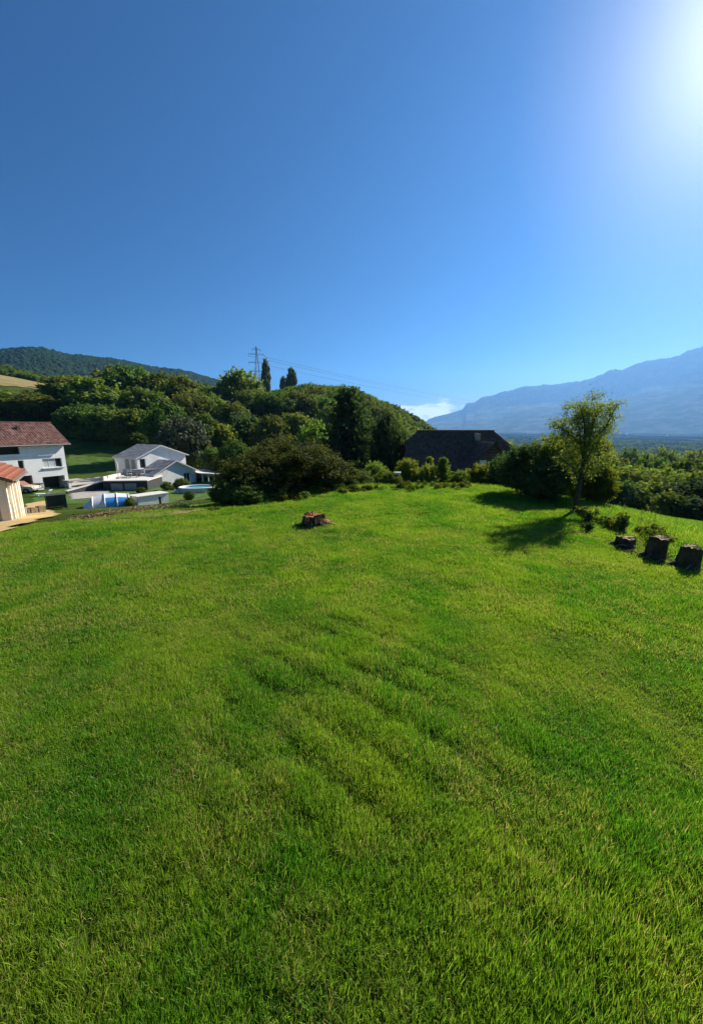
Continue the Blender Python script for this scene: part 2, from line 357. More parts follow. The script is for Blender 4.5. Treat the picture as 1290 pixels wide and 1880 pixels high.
# ------------------------------------------------------------------ ground sheet (polar mesh reaching the horizon)
def ground():
    ang = np.unique(np.concatenate([np.linspace(-62, 62, 500), np.linspace(62, 298, 110)]))
    ang = np.radians(ang[ang < 297.9]); rad = np.exp(np.linspace(math.log(.35), math.log(12200), 300))
    A, Rr = np.meshgrid(ang, rad, indexing='ij'); X, Y = Rr * np.sin(A), Rr * np.cos(A)
    Z = H(X, Y); n, k = A.shape
    V = np.stack([X, Y, Z], -1).reshape(-1, 3); V = np.vstack([V, [[0, 0, h1(0, 0)]]])
    i = np.arange(n)[:, None]; j = np.arange(k - 1)[None]; i2 = (i + 1) % n
    Q = np.stack([i * k + j, i2 * k + j, i2 * k + j + 1, i * k + j + 1], -1).reshape(-1, 4)[:, ::-1]
    c = len(V) - 1; a = np.arange(n); T = np.stack([a * k, np.full(n, c), ((a + 1) % n) * k], -1)
    o = put('ground', mesh_np('ground', V, [Q, T], smooth_=True), M_ground); tag(o, 'grassy hillside ground falling away to the wide valley', 'ground', kind='structure')
ground()

def drape(name, poly, mat, dz=.05, step=.4, label=None, cat=None, edge=.0):
    """a thin sheet following the terrain inside a polygon"""
    poly = np.array(poly, float); x0, y0 = poly.min(0); x1, y1 = poly.max(0)
    xs = np.arange(x0, x1 + step, step); ys = np.arange(y0, y1 + step, step); X, Y = np.meshgrid(xs, ys, indexing='ij')
    cx, cy_ = X[:-1, :-1] + step / 2, Y[:-1, :-1] + step / 2
    if edge: cx, cy_ = cx + edge * (vnoise(cx * 1.3, cy_ * 1.3, 5) - .5), cy_ + edge * (vnoise(cx * 1.3, cy_ * 1.3, 9) - .5)
    ins = np.zeros(cx.shape, bool); n = len(poly)
    for i in range(n):
        ax, ay = poly[i]; bx, by = poly[(i + 1) % n]
        ins ^= ((ay > cy_) != (by > cy_)) & (cx < (bx - ax) * (cy_ - ay) / (by - ay + 1e-12) + ax)
    V = np.stack([X, Y, H(X, Y) + dz], -1).reshape(-1, 3); k = len(ys)
    ii, jj = np.nonzero(ins); Q = np.stack([ii * k + jj, (ii + 1) * k + jj, (ii + 1) * k + jj + 1, ii * k + jj + 1], -1)
    u, inv = np.unique(Q, return_inverse=True)
    o = put(name, mesh_np(name, V[u], inv.reshape(-1, 4), smooth_=True), mat); return tag(o, label, cat, kind='structure')

# ------------------------------------------------------------------ mountains
def forest_hill_mat(name, a, b, c, sc):
    m, t = new_mat(name); g = nn(t, 'ShaderNodeNewGeometry'); P = g.outputs['Position']
    n1 = nn(t, 'ShaderNodeTexNoise', inp={'Scale': sc, 'Detail': 7.0, 'Roughness': .7}); t.links.new(P, n1.inputs['Vector'])
    col = ramp_n(t, n1.outputs[0], [(.32, a), (.5, b), (.7, c)])
    d = nn(t, 'ShaderNodeBsdfDiffuse'); t.links.new(col, d.inputs[0])
    n2 = nn(t, 'ShaderNodeTexNoise', inp={'Scale': sc * 9, 'Detail': 4.0}); t.links.new(P, n2.inputs['Vector'])
    bp = nn(t, 'ShaderNodeBump', inp={'Strength': .9, 'Distance': 4.0}); t.links.new(n2.outputs[0], bp.inputs['Height']); t.links.new(bp.outputs[0], d.inputs['Normal'])
    finish(t, d.outputs[0]); return m
def mountain(name, sky, rc, r0, r1, na, nr, mat, rough, label, base=-70, canopy=0, cliff=0.0, seed=0, extend=(0, 0)):
    """a range whose crest has the given bearings / heights at distance rc(phi)"""
    ph = np.array([phi_of(*q) for q in sky]); rcs = rc if callable(rc) else (lambda p: np.full(np.shape(p), float(rc)))
    zc = np.array([CAMH + rcs(np.array([p]))[0] * tan_el(*q) for p, q in zip(ph, sky)])
    e0, e1 = extend
    ph = np.concatenate([[ph[0] - e0], ph, [ph[-1] + e1]]); zc = np.concatenate([[zc[0] * (.55 if e0 > 5 else 0)], zc, [zc[-1] * (1.1 if e1 > 5 else 0)]])
    A = np.linspace(ph[0], ph[-1], na); crest = np.interp(A, ph, zc); RC = rcs(A)
    if cliff: crest = crest * (1 + .06 * (fbm(A * 2.2, A * 0, 4, 3) - .5) + .035 * (np.floor(fbm(A * 1.3, A * 0, 2, 8) * 9) / 9 - .5))
    tt = np.linspace(0, 1, nr); V = []
    AA, TT = np.meshgrid(A, tt, indexing='ij')
    RR = np.where(TT < .6, r0 * RC[:, None] + (1 - r0) * RC[:, None] * (TT / .6), RC[:, None] * (1 + (r1 - 1) * (TT - .6) / .4))
    k = np.where(TT < .6, (TT / .6), np.maximum(0, 1 - (TT - .6) / .4))
    prof = k ** 1.15 if not cliff else np.where(k < .72, k / .72 * (1 - cliff) * .9 + .0, (1 - cliff) * .9 + smooth(.72, .95, k) * (1 - (1 - cliff) * .9))
    X, Y = RR * np.sin(np.radians(AA)), RR * np.cos(np.radians(AA))
    s = rough
    nz = fbm(X / s + 3.1, Y / s, 5, seed, .55) - .5
    gul = 1 - np.abs(2 * fbm(X / (s * .55), Y / (s * .55) + 2, 4, seed + 5) - 1)
    fade = np.sin(np.pi * np.clip(k, 0, 1)) ** .8
    Z = base + (crest[:, None] - base) * prof + (crest[:, None] - base) * fade * (.22 * nz + (.05 if canopy else .14) * (gul - .6))
    if canopy: Z = Z + canopy * (fbm(X / 9., Y / 9., 2, seed + 9) - .3) * smooth(0, .1, k)
    V = np.stack([X, Y, Z], -1).reshape(-1, 3)
    i = np.arange(na - 1)[:, None]; j = np.arange(nr - 1)[None]
    Q = np.stack([i * nr + j, (i + 1) * nr + j, (i + 1) * nr + j + 1, i * nr + j + 1], -1).reshape(-1, 4)[:, ::-1]
    o = put(name, mesh_np(name, V, Q, smooth_=not canopy), mat); return tag(o, label, 'mountain', kind='structure')
M_hill = forest_hill_mat('forest_far', (.012, .026, .012), (.022, .042, .016), (.040, .062, .022), .03)
M_rock = forest_hill_mat('massif_forest_and_rock', (.03, .045, .03), (.06, .075, .05), (.16, .15, .13), .004)
mountain('forested_mountain', [(0, 641), (40, 637), (80, 638), (130, 650), (180, 655), (220, 660), (255, 667), (290, 675), (330, 678), (355, 684), (385, 694), (410, 699), (450, 712), (520, 725)],
         1800, .38, 1.45, 620, 150, M_hill, 260., 'dark forested mountain slope behind the wood at left', base=10, canopy=9, seed=2, extend=(14, 6))
SK = [(778, 786), (785, 770), (800, 765), (822, 760), (848, 753), (856, 742), (872, 739), (884, 730), (905, 727), (918, 721), (940, 718), (965, 711), (990, 709), (1020, 708), (1050, 704), (1078, 700), (1100, 691), (1128, 681), (1140, 683),
      (1165, 674), (1195, 664), (1215, 663), (1235, 658), (1262, 648), (1290, 642)]
mountain('cliff_massif', SK, 9000, .62, 1.2, 420, 130, M_rock, 2600., 'hazy blue cliff massif beyond the valley at right', base=-70, cliff=.40, seed=4, extend=(.6, 26))
mountain('mountain_spur', [(880, 784), (930, 762), (980, 748), (1040, 742), (1110, 736), (1180, 726), (1240, 716), (1290, 706)], 7000, .72, 1.15, 300, 70, M_rock, 1500., 'lower wooded shoulder of the hazy blue massif', base=-70, seed=8, extend=(1, 24))
mountain('distant_ridge', [(690, 778), (730, 774), (775, 772), (800, 774), (850, 780), (880, 785)], 11000, .85, 1.06, 120, 30, M_rock, 1500., 'low pale ridge closing the far end of valley', base=-60, seed=12, extend=(2, 1))

# ------------------------------------------------------------------ vegetation meshes
def leaf_quads(C, N, size, rs, asp=.55, jit=.7):
    """rhombic leaf faces at C with normals near N"""
    n = len(C); N = N + jit * rs.normal(size=(n, 3)); N /= np.linalg.norm(N, axis=1)[:, None] + 1e-9
    T = rs.normal(size=(n, 3)); T -= (T * N).sum(1)[:, None] * N; T /= np.linalg.norm(T, axis=1)[:, None] + 1e-9
    B = np.cross(N, T); s = (size * rs.uniform(.6, 1.4, n))[:, None]
    V = np.stack([C - T * s, C + B * s * asp + N * s * .12, C + T * s, C - B * s * asp + N * s * .12], 1).reshape(-1, 3)
    Q = np.arange(4 * n).reshape(n, 4); r = rs.uniform(0, 1, n)
    return V, Q, r
def sph(rs, n):
    d = rs.normal(size=(n, 3)); return d / np.linalg.norm(d, axis=1)[:, None]
def crown_mesh(name, seed, style='round', ncl=70, per=110, ls=.034, clr=(.09, .17), z0=.12, fill=.12, shoots=1.0):
    rs = np.random.default_rng(seed); C, N, cr = [], [], []
    if style in ('round', 'bush', 'tall', 'open', 'poplar', 'leaning'):
        lob = sph(rs, 5) * rs.uniform(.10, .22, (5, 1))
        zc, hz = (1 + z0) / 2, (1 - z0) / 2
        for i in range(ncl):
            d = sph(rs, 1)[0]
            if d[2] < -.75 and style != 'bush': d[2] *= -.6
            k = rs.uniform(.45, 1) ** .5 if rs.random() < .8 else rs.uniform(.1, .6)
            prof = 1.0
            if style == 'poplar': prof = .9 * (1 - .55 * max(0, d[2]) ** 1.5)
            if style == 'tall': prof = 1 - .3 * max(0, d[2])
            lb = 1 + sum(max(0, float(d @ l) / np.linalg.norm(l)) ** 4 * np.linalg.norm(l) for l in lob) * 1.1 - .12
            R_ = rs.uniform(*clr)
            c = np.array([d[0] * (.5 - R_ * .55) * k * prof * lb, d[1] * (.5 - R_ * .55) * k * prof * lb, zc + d[2] * (hz - R_ * .5) * k * min(lb, 1.06)])
            if style == 'bush' and c[2] < .1: c[2] = rs.uniform(.06, .3)
            if style == 'leaning': c[0] += .12 * (c[2] - .5)
            n = int(per * rs.uniform(.7, 1.3) * (R_ / np.mean(clr)) ** 2)
            q = sph(rs, n); q[:, 2] = np.where(q[:, 2] < -.2, q[:, 2] * .4, q[:, 2])
            p = c + q * R_ * (rs.uniform(.25, 1, (n, 1)) ** .45) * np.array([1, 1, .8])
            p += .25 * R_ * rs.normal(size=(n, 3))
            C.append(p); N.append(q * .8 + np.array([0, 0, .45]) + .5 * d); cr.append(np.full(n, rs.uniform(-.28, .28)))
        for i in range(int(ncl * shoots)):      # loose sprays past the outline
            d = sph(rs, 1)[0]; d[2] = abs(d[2]) if style != 'bush' else max(d[2], -.1); d /= np.linalg.norm(d)
            c0 = np.array([d[0] * .43, d[1] * .43, zc + d[2] * hz * .9]); n = int(rs.integers(10, 26)); L = rs.uniform(.03, .13)
            dd = d + np.array([0, 0, .7]) + .4 * rs.normal(size=3); dd /= np.linalg.norm(dd)
            u = rs.uniform(-.3, 1, (n, 1)); C.append(c0 + dd * u * L + rs.normal(size=(n, 3)) * .018); N.append(sph(rs, n) + dd * .3); cr.append(np.full(n, rs.uniform(-.1, .3)))
        nf = int(fill * ncl * per)
        if nf:
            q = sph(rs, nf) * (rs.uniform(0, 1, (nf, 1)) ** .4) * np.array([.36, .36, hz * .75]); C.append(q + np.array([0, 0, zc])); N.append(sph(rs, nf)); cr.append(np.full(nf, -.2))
    elif style == 'conifer':
        z = z0
        while z < .98:
            L = .5 * (1 - z) ** .8 * rs.uniform(.85, 1.1) + .02; nb = int(rs.integers(6, 10))
            a0 = rs.uniform(0, 6.3)
            for b in range(nb):
                a = a0 + b * 6.283 / nb + rs.normal() * .2; l = L * rs.uniform(.55, 1.25); n = int(per * (l / .5) + 10)
                u = rs.uniform(.12, 1, n); w = .055 * (1.1 - .6 * u)
                x = u * l; zz = z - .09 * u * l + .10 * u ** 3 * l
                off = rs.normal(size=(n, 3)) * np.stack([w, w, w * .35], 1)
                p = np.stack([x * math.cos(a), x * math.sin(a), zz], 1) + off
                C.append(p); N.append(np.tile([0, 0, .8], (n, 1)) + .3 * sph(rs, n)); cr.append(np.full(n, rs.uniform(-.2, .2)) + .2 * (u - .5))
            z += rs.uniform(.022, .038)
    C, N, cr = np.concatenate(C), np.concatenate(N), np.concatenate(cr)
    keep = C[:, 2] > .015; C, N, cr = C[keep], N[keep], cr[keep]
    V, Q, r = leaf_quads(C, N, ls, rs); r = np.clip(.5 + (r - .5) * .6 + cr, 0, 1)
    return mesh_np(name, V, Q, np.repeat(r, 4))
def trunk_mesh(name, seed, top=.7, r0=.028, limbs=7, spread=.3, n=7, start=.25, two=False):
    rs = random.Random(seed); b = MB()
    P = [(0, 0, -.06)]; x = y = 0
    for i in range(1, 7):
        x += rs.uniform(-.012, .012); y += rs.uniform(-.012, .012); P.append((x, y, top * i / 6))
    b.tube(P, [r0 * 1.35] + [r0 * (1 - .8 * i / 6) for i in range(1, 7)], n)
    for k in range(limbs):
        z = rs.uniform(start, top * .9); i = min(5, int(z / top * 6)); p = Vector(P[i]); p.z = z; a = k * 2.4 + rs.uniform(-.4, .4); L = spread * rs.uniform(.6, 1.1)
        q = p + Vector((math.cos(a) * L * .5, math.sin(a) * L * .5, L * .45)); e = q + Vector((math.cos(a) * L * .5, math.sin(a) * L * .5, L * .65))
        rr = r0 * (1 - .75 * z / top) * .6; b.tube([p, q, e], [rr, rr * .7, rr * .25], 5)
    return b.mesh(name, True)
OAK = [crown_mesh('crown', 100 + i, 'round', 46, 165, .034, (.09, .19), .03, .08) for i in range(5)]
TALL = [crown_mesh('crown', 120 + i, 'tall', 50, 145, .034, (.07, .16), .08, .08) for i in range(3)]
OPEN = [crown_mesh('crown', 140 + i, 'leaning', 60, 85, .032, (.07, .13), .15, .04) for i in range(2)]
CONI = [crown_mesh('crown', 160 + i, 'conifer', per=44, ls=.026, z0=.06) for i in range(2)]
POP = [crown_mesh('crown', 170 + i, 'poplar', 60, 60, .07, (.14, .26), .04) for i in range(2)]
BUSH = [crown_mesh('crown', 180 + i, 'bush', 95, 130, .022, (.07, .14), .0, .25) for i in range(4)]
TRK = [trunk_mesh('trunk', 200 + i) for i in range(4)]
def tree(name, label, cat, x, y, w, h, crown, mat, trunk=None, group=None, rz=None, dz=0, tmat=None, z=None):
    root = thing(name, label, cat, (x, y, (h1(x, y) if z is None else z) - .08 + dz), rng.uniform(0, 6.28) if rz is None else rz, group, (w, w, h))
    for nm, me, mt in (('trunk', trunk or TRK[int(rng.integers(4))], tmat or M_bark), ('crown', crown, mat)):
        if not me.materials: me.materials.append(mt)
        o = put(nm, me, None, root); o.material_slots[0].link = 'OBJECT'; o.material_slots[0].material = mt
    return root
def tree_px(name, label, cat, px, top, wpx, Y, crown, mat, group=None, trunk=None, rz=None, wf=1.0, base=None, **k):
    q = atY(px, top, Y); zb = h1(q[0], q[1]) if base is None else base
    depth = Y / ray(px, top)[1]
    return tree(name, label, cat, q[0], q[1], wpx / FPX * depth * wf, max(1.0, q[2] - zb + .08), crown, mat, trunk, group, rz, z=base, **k)

# --- the wood behind the houses: trees one can tell apart
WG = 'broadleaf trees of the wood behind the houses'
wood = [  # px, top y, width px, distance, kind, label
 (15, 716, 110, 125, 'o', 'dark leafy tree directly above the left end of the red roof'),
 (62, 722, 84, 118, 'o', 'dark leafy tree above the chimney of the red roof'),
 (106, 708, 60, 140, 'o', 'leafy tree at the right end of the yellow field'),
 (128, 690, 92, 138, 'o', 'tall round tree right of the yellow field'),
 (168, 694, 96, 122, 'o', 'broad round tree in the left wood, below the mountain slope'),
 (205, 676, 80, 150, 't', 'tall tree at the back of the wood, left of its highest crown'),
 (236, 671, 88, 140, 'o', 'highest crown of the left wood against the dark mountain'),
 (262, 712, 84, 112, 'o', 'mid-height round tree in the middle of the left wood'),
 (292, 684, 84, 136, 't', 'tall tree right of the highest crown of the wood'),
 (326, 690, 76, 126, 'o', 'tall round tree at the right end of the left wood'),
 (350, 722, 66, 112, 'o', 'rounded tree below the right end of the left wood'),
 (196, 744, 84, 102, 'o', 'full green tree above the meadow, left of the grey gabled house'),
 (150, 742, 74, 104, 'o', 'dark tree right behind the end of the red roof'),
 (122, 750, 50, 106, 'd', 'narrow dark tree touching the right end of the red roof'),
 (248, 752, 86, 98, 'o', 'dense green tree standing behind the gabled house'),
 (298, 742, 76, 84, 'o', 'dark tree behind the grey-green willow'),
 (382, 722, 62, 118, 'o', 'tree between the left wood and the pale acacia'),
 (404, 778, 62, 84, 'y', 'bright yellow-green tree right of the willow'),
 (424, 738, 64, 104, 'o', 'dark tree below the pale acacia'),
 (372, 760, 54, 82, 'o', 'leafy tree just behind the right edge of the willow'),
 (470, 716, 70, 140, 'o', 'round tree at the foot of the pylon'),
 (506, 722, 68, 134, 'o', 'round tree under the broken poplar'),
 (546, 718, 74, 142, 'o', 'round tree below the wide poplar'),
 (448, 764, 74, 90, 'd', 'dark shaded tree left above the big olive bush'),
 (494, 764, 70, 84, 'o', 'leafy tree straight above the big olive bush'),
 (540, 760, 74, 92, 'o', 'leafy tree above the big bush, left of the spruce'),
 (584, 726, 66, 150, 'o', 'round hillside tree left behind the spruce tip'),
 (576, 776, 60, 74, 'l', 'pale leafy tree between the big bush and the spruce'),
 (610, 745, 60, 120, 'o', 'hillside tree touching the left side of the spruce'),
 (690, 748, 66, 150, 'o', 'round hillside tree right behind the spruce'),
 (392, 822, 46, 68, 'o', 'small tree just right of the veranda'), (428, 806, 52, 62, 'o', 'green tree between the veranda and the big olive bush'), (372, 812, 36, 74, 'y', 'small yellowish tree behind the veranda roof'),
 (726, 776, 46, 130, 'o', 'hillside tree above the left gable of the dark house')]
for i, (px, tp, w, Y, k, lb) in enumerate(wood):
    cr, mt = {'o': (OAK[i % 5], L_oak), 't': (TALL[i % 3], L_oak), 'd': (TALL[(i + 1) % 3], L_dark), 'y': (OAK[i % 5], L_yel), 'l': (OPEN[i % 2], L_light)}[k]
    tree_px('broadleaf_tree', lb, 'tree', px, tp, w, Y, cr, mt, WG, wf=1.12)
tree_px('willow_tree', 'grey-green rounded willow behind the gabled house', 'tree', 334, 766, 92, 72, OAK[2], L_grey)
tree_px('acacia_tree', 'tall pale green feathery tree left of the pylon', 'tree', 440, 680, 84, 152, OPEN[0], L_light)
tree_px('acacia_tree', 'smaller pale tree tucked under the tall feathery one', 'tree', 414, 702, 50, 150, OPEN[1], L_light)
tree_px('spruce_tree', 'large dark spruce rising behind the big bush', 'tree', 640, 712, 118, 52, CONI[0], L_dark, wf=1.6)
tree_px('pine_tree', 'rounded blue-green tree left of the dark-roofed house', 'tree', 712, 766, 64, 46, TALL[1], L_dark, wf=1.1)
tree_px('spruce_tree', 'slim dark spruce between the large spruce and blue-green tree', 'tree', 678, 760, 46, 60, CONI[1], L_dark, wf=1.6)
for px, tp, w, ci, lb in ((487, 664, 15, 0, 'narrow poplar with a broken-looking top right beside the pylon'), (519, 693, 11, 1, 'smallest of the three poplars on the hill'), (535, 678, 17, 1, 'wide dense poplar right of the smallest one')):
    tree_px('poplar_tree', lb, 'tree', px, tp, w, 290, POP[ci], L_oak, 'poplars on the hilltop', wf=1.15)

for i, (px, Y, w, h, lb) in enumerate(((112, 103, 6, 4, 'dark shrub just behind the right end of the red roof'), (140, 101, 6, 4.5, 'dark shrub at the wood edge, right of the red-roofed house'), (165, 100, 7, 4, 'wide shrub at the wood edge above the driveway'), (188, 99, 6, 3.5, 'low shrub at the wood edge above the ramp wall'),
 (214, 97, 7, 4.5, 'tall shrub at the wood edge, left of the gabled house'), (236, 95, 6, 4, 'shrub right behind the left corner of the gabled house'), (262, 92, 6, 4, 'shrub behind the ridge of the gabled house'), (300, 78, 6, 4.5, 'shrub between the gabled house and the willow'), (362, 72, 5, 4, 'shrub under the right side of the willow'), (410, 66, 5, 4, 'shrub between the veranda and big olive bush'))):
    q = atY(px, 845, Y); tree('undergrowth_shrub', lb, 'shrub', q[0], q[1], w, h, BUSH[i % 4], L_oak, None, 'shrubs at the foot of the wood')
# --- shrubs at the far edge of the lawn
SG = 'shrubs along the far edge of the lawn'
def bigbush(seed, ncl, per, ls, clr=(.06, .12)): return crown_mesh('crown', seed, 'bush', ncl, per, ls, clr, .0, .2)
B1, B2 = bigbush(300, 190, 125, .0135, (.05, .10)), bigbush(301, 120, 120, .019)
for px, tp, w, Y, cr, mt, lb in (
 (535, 800, 176, 20.8, B1, L_laurel, 'big olive green bush at the lawn edge, left of centre'),
 (462, 832, 120, 18.8, B2, L_laurel, 'medium bush on the left flank of the big olive bush'),
 (606, 838, 96, 20.6, B2, L_laurel, 'medium bush on the right flank of the big olive bush'),
 (418, 878, 66, 17.4, BUSH[0], L_oak, 'low bright bush beside the oval pool'),
 (452, 890, 60, 17.0, BUSH[1], L_oak, 'low bush at the left foot of the big bush'),
 (656, 862, 56, 23, BUSH[2], L_oak, 'low green bush below the spruce'),
 (690, 846, 46, 25, BUSH[3], L_light, 'pale shrub left of the white lamp box'),
 (716, 874, 40, 22.5, BUSH[0], L_oak, 'small dark shrub just left of the white lamp box'),
 (748, 840, 48, 26, BUSH[1], L_yel, 'yellow-green shrub below the left end of the dark roof'),
 (784, 852, 46, 25, BUSH[2], L_light, 'pale shrub in front of the dark roof'),
 (814, 838, 50, 25.5, CONI[1], L_yel, 'pointed yellow-green shrub in front of the dark roof'),
 (788, 838, 40, 26.5, CONI[0], L_light, 'thin pointed shrub just left of the yellow-green one'),
 (846, 862, 34, 25, BUSH[3], L_light, 'small shrub between the pointed shrubs and the round bush'),
 (884, 848, 54, 25.5, BUSH[0], L_yel, 'round bright bush below the skylight of dark roof'),
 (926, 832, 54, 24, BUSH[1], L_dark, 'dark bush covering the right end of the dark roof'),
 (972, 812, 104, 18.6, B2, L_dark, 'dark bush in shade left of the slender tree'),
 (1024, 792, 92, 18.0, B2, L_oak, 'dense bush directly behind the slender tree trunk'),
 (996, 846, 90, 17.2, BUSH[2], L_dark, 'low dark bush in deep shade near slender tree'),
 (1092, 796, 78, 18.4, B2, L_yel, 'sunlit yellow-green bush right of the slender tree'),
 (1110, 858, 52, 17.6, BUSH[0], L_yel, 'low sunlit bush at the right foot of slender tree')):
    tree_px('shrub', lb, 'shrub', px, tp, w, Y, cr, mt, SG, wf=1.12)
# slender open tree by the lawn corner
def slender():
    x, y = 8.85, 14.9; z = h1(x, y); root = thing('slender_tree', 'slender open tree with forked dark trunk at the lawn corner', 'tree', (x, y, z), 0)
    b = MB(); P = [(0, 0, -.2), (.02, 0, .6), (.05, .02, 1.3), (.10, .02, 1.9)]
    b.tube(P, [.10, .085, .075, .065], 9)
    rs = np.random.default_rng(5); tips = []
    forks = [((.10, .02, 1.9), (.22, .05, 2.8), (.42, .05, 4.0)), ((.10, .02, 1.9), (-.12, .1, 2.9), (-.35, .1, 3.9)), ((.05, .02, 1.3), (.02, -.05, 2.6), (.05, -.1, 4.25)),
             ((.2, .04, 2.6), (.7, -.1, 3.3), (1.0, -.1, 4.05)), ((-.05, .08, 2.6), (-.7, 0, 3.1), (-1.15, 0, 3.35)), ((.05, .02, 1.5), (-.4, .2, 2.3), (-1.2, .2, 2.7)), ((.03, .0, 1.1), (-.3, -.1, 1.7), (-.9, -.1, 2.1)), ((.04, .0, 1.2), (.4, .1, 1.8), (1.0, .1, 2.2)), ((.1, .02, 1.7), (.5, .3, 2.4), (.9, .4, 3.0)),
             ((.02, -.05, 2.6), (-.3, -.4, 3.4), (-.6, -.5, 4.0)), ((.22, .05, 2.8), (.5, .4, 3.5), (.7, .6, 4.1))]
    for p, q, e in forks:
        b.tube([p, q, e], [.042, .03, .010], 6); p, q, e = map(np.array, (p, q, e))
        for u in np.linspace(.25, 1, 6):
            c = (1 - u) ** 2 * p + 2 * u * (1 - u) * q + u * u * e
            for k in range(3):
                d = sph(rs, 1)[0] * np.array([.5, .5, .35]) * rs.uniform(.3, 1) + np.array([.05, 0, .05]); b.tube([c, c + d * .6, c + d], [.010, .007, .003], 4, False); tips.append((c, c + d))
    for i in range(55):
        d = sph(rs, 1)[0] * rs.uniform(.35, 1) ** .5; c = np.array([-.02, 0, 3.15]) + d * np.array([1.25, .8, .95]); e = c + sph(rs, 1)[0] * .28 + np.array([.03, 0, .08])
        b.tube([c - (c - np.array([.05, 0, 2.6])) * .35, c, e], [.010, .007, .003], 4, False); tips.append((c, e))
    b.build('trunk', M_birch, root, True)
    C, N = [], []
    for c, e in tips:
        n = 72; u = rs.uniform(.1, 1.2, (n, 1)); C.append(c + (e - c) * u + rs.normal(size=(n, 3)) * .10); N.append(sph(rs, n) + np.array([0, 0, .3]))
    V, Q, r = leaf_quads(np.concatenate(C), np.concatenate(N), .033, rs, .5)
    put('crown', mesh_np('crown', V, Q, np.repeat(r, 4)), L_pale, root)
slender()

# --- trees on the slope and valley side at the right
VG = 'trees on the slope down to the valley'
for i, (px, tp, w, Y, k, lb) in enumerate((
 (1150, 864, 96, 46, 'o', 'dark round tree just beyond the sunlit bush'), (1212, 860, 100, 54, 'o', 'broad dark tree in the middle of the right-hand wood'),
 (1190, 886, 84, 40, 'o', 'low tree at the top edge of the grass slope'), (1266, 880, 100, 38, 'd', 'near dark tree at the right edge above the slope'),
 (1238, 906, 70, 35, 'o', 'low tree above the two cut stumps'), (1286, 914, 80, 33, 'd', 'lowest dark tree at the right edge of slope'), (1140, 880, 60, 40, 'd', 'dark low tree right of the low sunlit bush'),
 (1140, 842, 70, 76, 'o', 'tree beyond the sunlit bush, in the second row'), (1196, 838, 84, 90, 'l', 'pale tree in the second row of the right wood'), (1262, 846, 90, 66, 'o', 'tree in the second row near the right edge'),
 (1290, 868, 70, 48, 'o', 'tree cut by the right edge, above the dark one'), (1160, 826, 56, 150, 'o', 'distant tree in third row beyond the sunlit bush'), (1226, 824, 60, 160, 'l', 'distant pale tree in third row of right wood'), (1280, 828, 60, 140, 'o', 'distant tree in third row at the right edge'),
 (962, 822, 40, 90, 'l', 'pale distant tree right of the dark roof'), (930, 812, 40, 130, 'l', 'far pale tree above the right gable of the dark roof'))):
    cr, mt = {'o': (OAK[i % 5], L_oak), 'd': (OAK[(i + 2) % 5], L_dark), 'l': (OAK[i % 5], L_light)}[k]
    tree_px('valley_tree', lb, 'tree', px, tp, w, Y, cr, mt, VG, wf=1.15)

# ------------------------------------------------------------------ scattering ("stuff")
def scatter(name, pts, rot, scl, idx, protos, label, cat):
    col = bpy.data.collections.new(name + '_source')
    for o in protos: col.objects.link(o)
    me = bpy.data.meshes.new(name); me.vertices.add(len(pts)); me.vertices.foreach_set('co', np.asarray(pts, np.float32).ravel())
    for nm, tp, key, val in (('rot', 'FLOAT_VECTOR', 'vector', rot), ('scl', 'FLOAT_VECTOR', 'vector', scl), ('idx', 'INT', 'value', idx)):
        a = me.attributes.new(nm, tp, 'POINT'); a.data.foreach_set(key, np.asarray(val, np.int32 if tp == 'INT' else np.float32).ravel())
    o = put(name, me); tag(o, label, cat, kind='stuff')
    g = bpy.data.node_groups.new(name, 'GeometryNodeTree')
    g.interface.new_socket('Geometry', in_out='INPUT', socket_type='NodeSocketGeometry'); g.interface.new_socket('Geometry', in_out='OUTPUT', socket_type='NodeSocketGeometry')
    gi, go = g.nodes.new('NodeGroupInput'), g.nodes.new('NodeGroupOutput')
    ip = g.nodes.new('GeometryNodeInstanceOnPoints'); ci = g.nodes.new('GeometryNodeCollectionInfo')
    ci.inputs['Collection'].default_value = col; ci.inputs['Separate Children'].default_value = True; ci.inputs['Reset Children'].default_value = True
    def na(nm, dt):
        n = g.nodes.new('GeometryNodeInputNamedAttribute'); n.data_type = dt; n.inputs['Name'].default_value = nm; return n.outputs['Attribute']
    L = g.links.new
    L(gi.outputs[0], ip.inputs['Points']); L(ci.outputs[0], ip.inputs['Instance']); ip.inputs['Pick Instance'].default_value = True
    L(na('idx', 'INT'), ip.inputs['Instance Index']); L(na('rot', 'FLOAT_VECTOR'), ip.inputs['Rotation']); L(na('scl', 'FLOAT_VECTOR'), ip.inputs['Scale'])
    L(ip.outputs[0], go.inputs[0])
    md = o.modifiers.new('scatter', 'NODES'); md.node_group = g; return o
def proto(name, me, mat):
    if not me.materials: me.materials.append(mat)
    return bpy.data.objects.new(name, me)
def zrot(n): return np.stack([np.zeros(n), np.zeros(n), rng.uniform(0, 6.283, n)], 1)

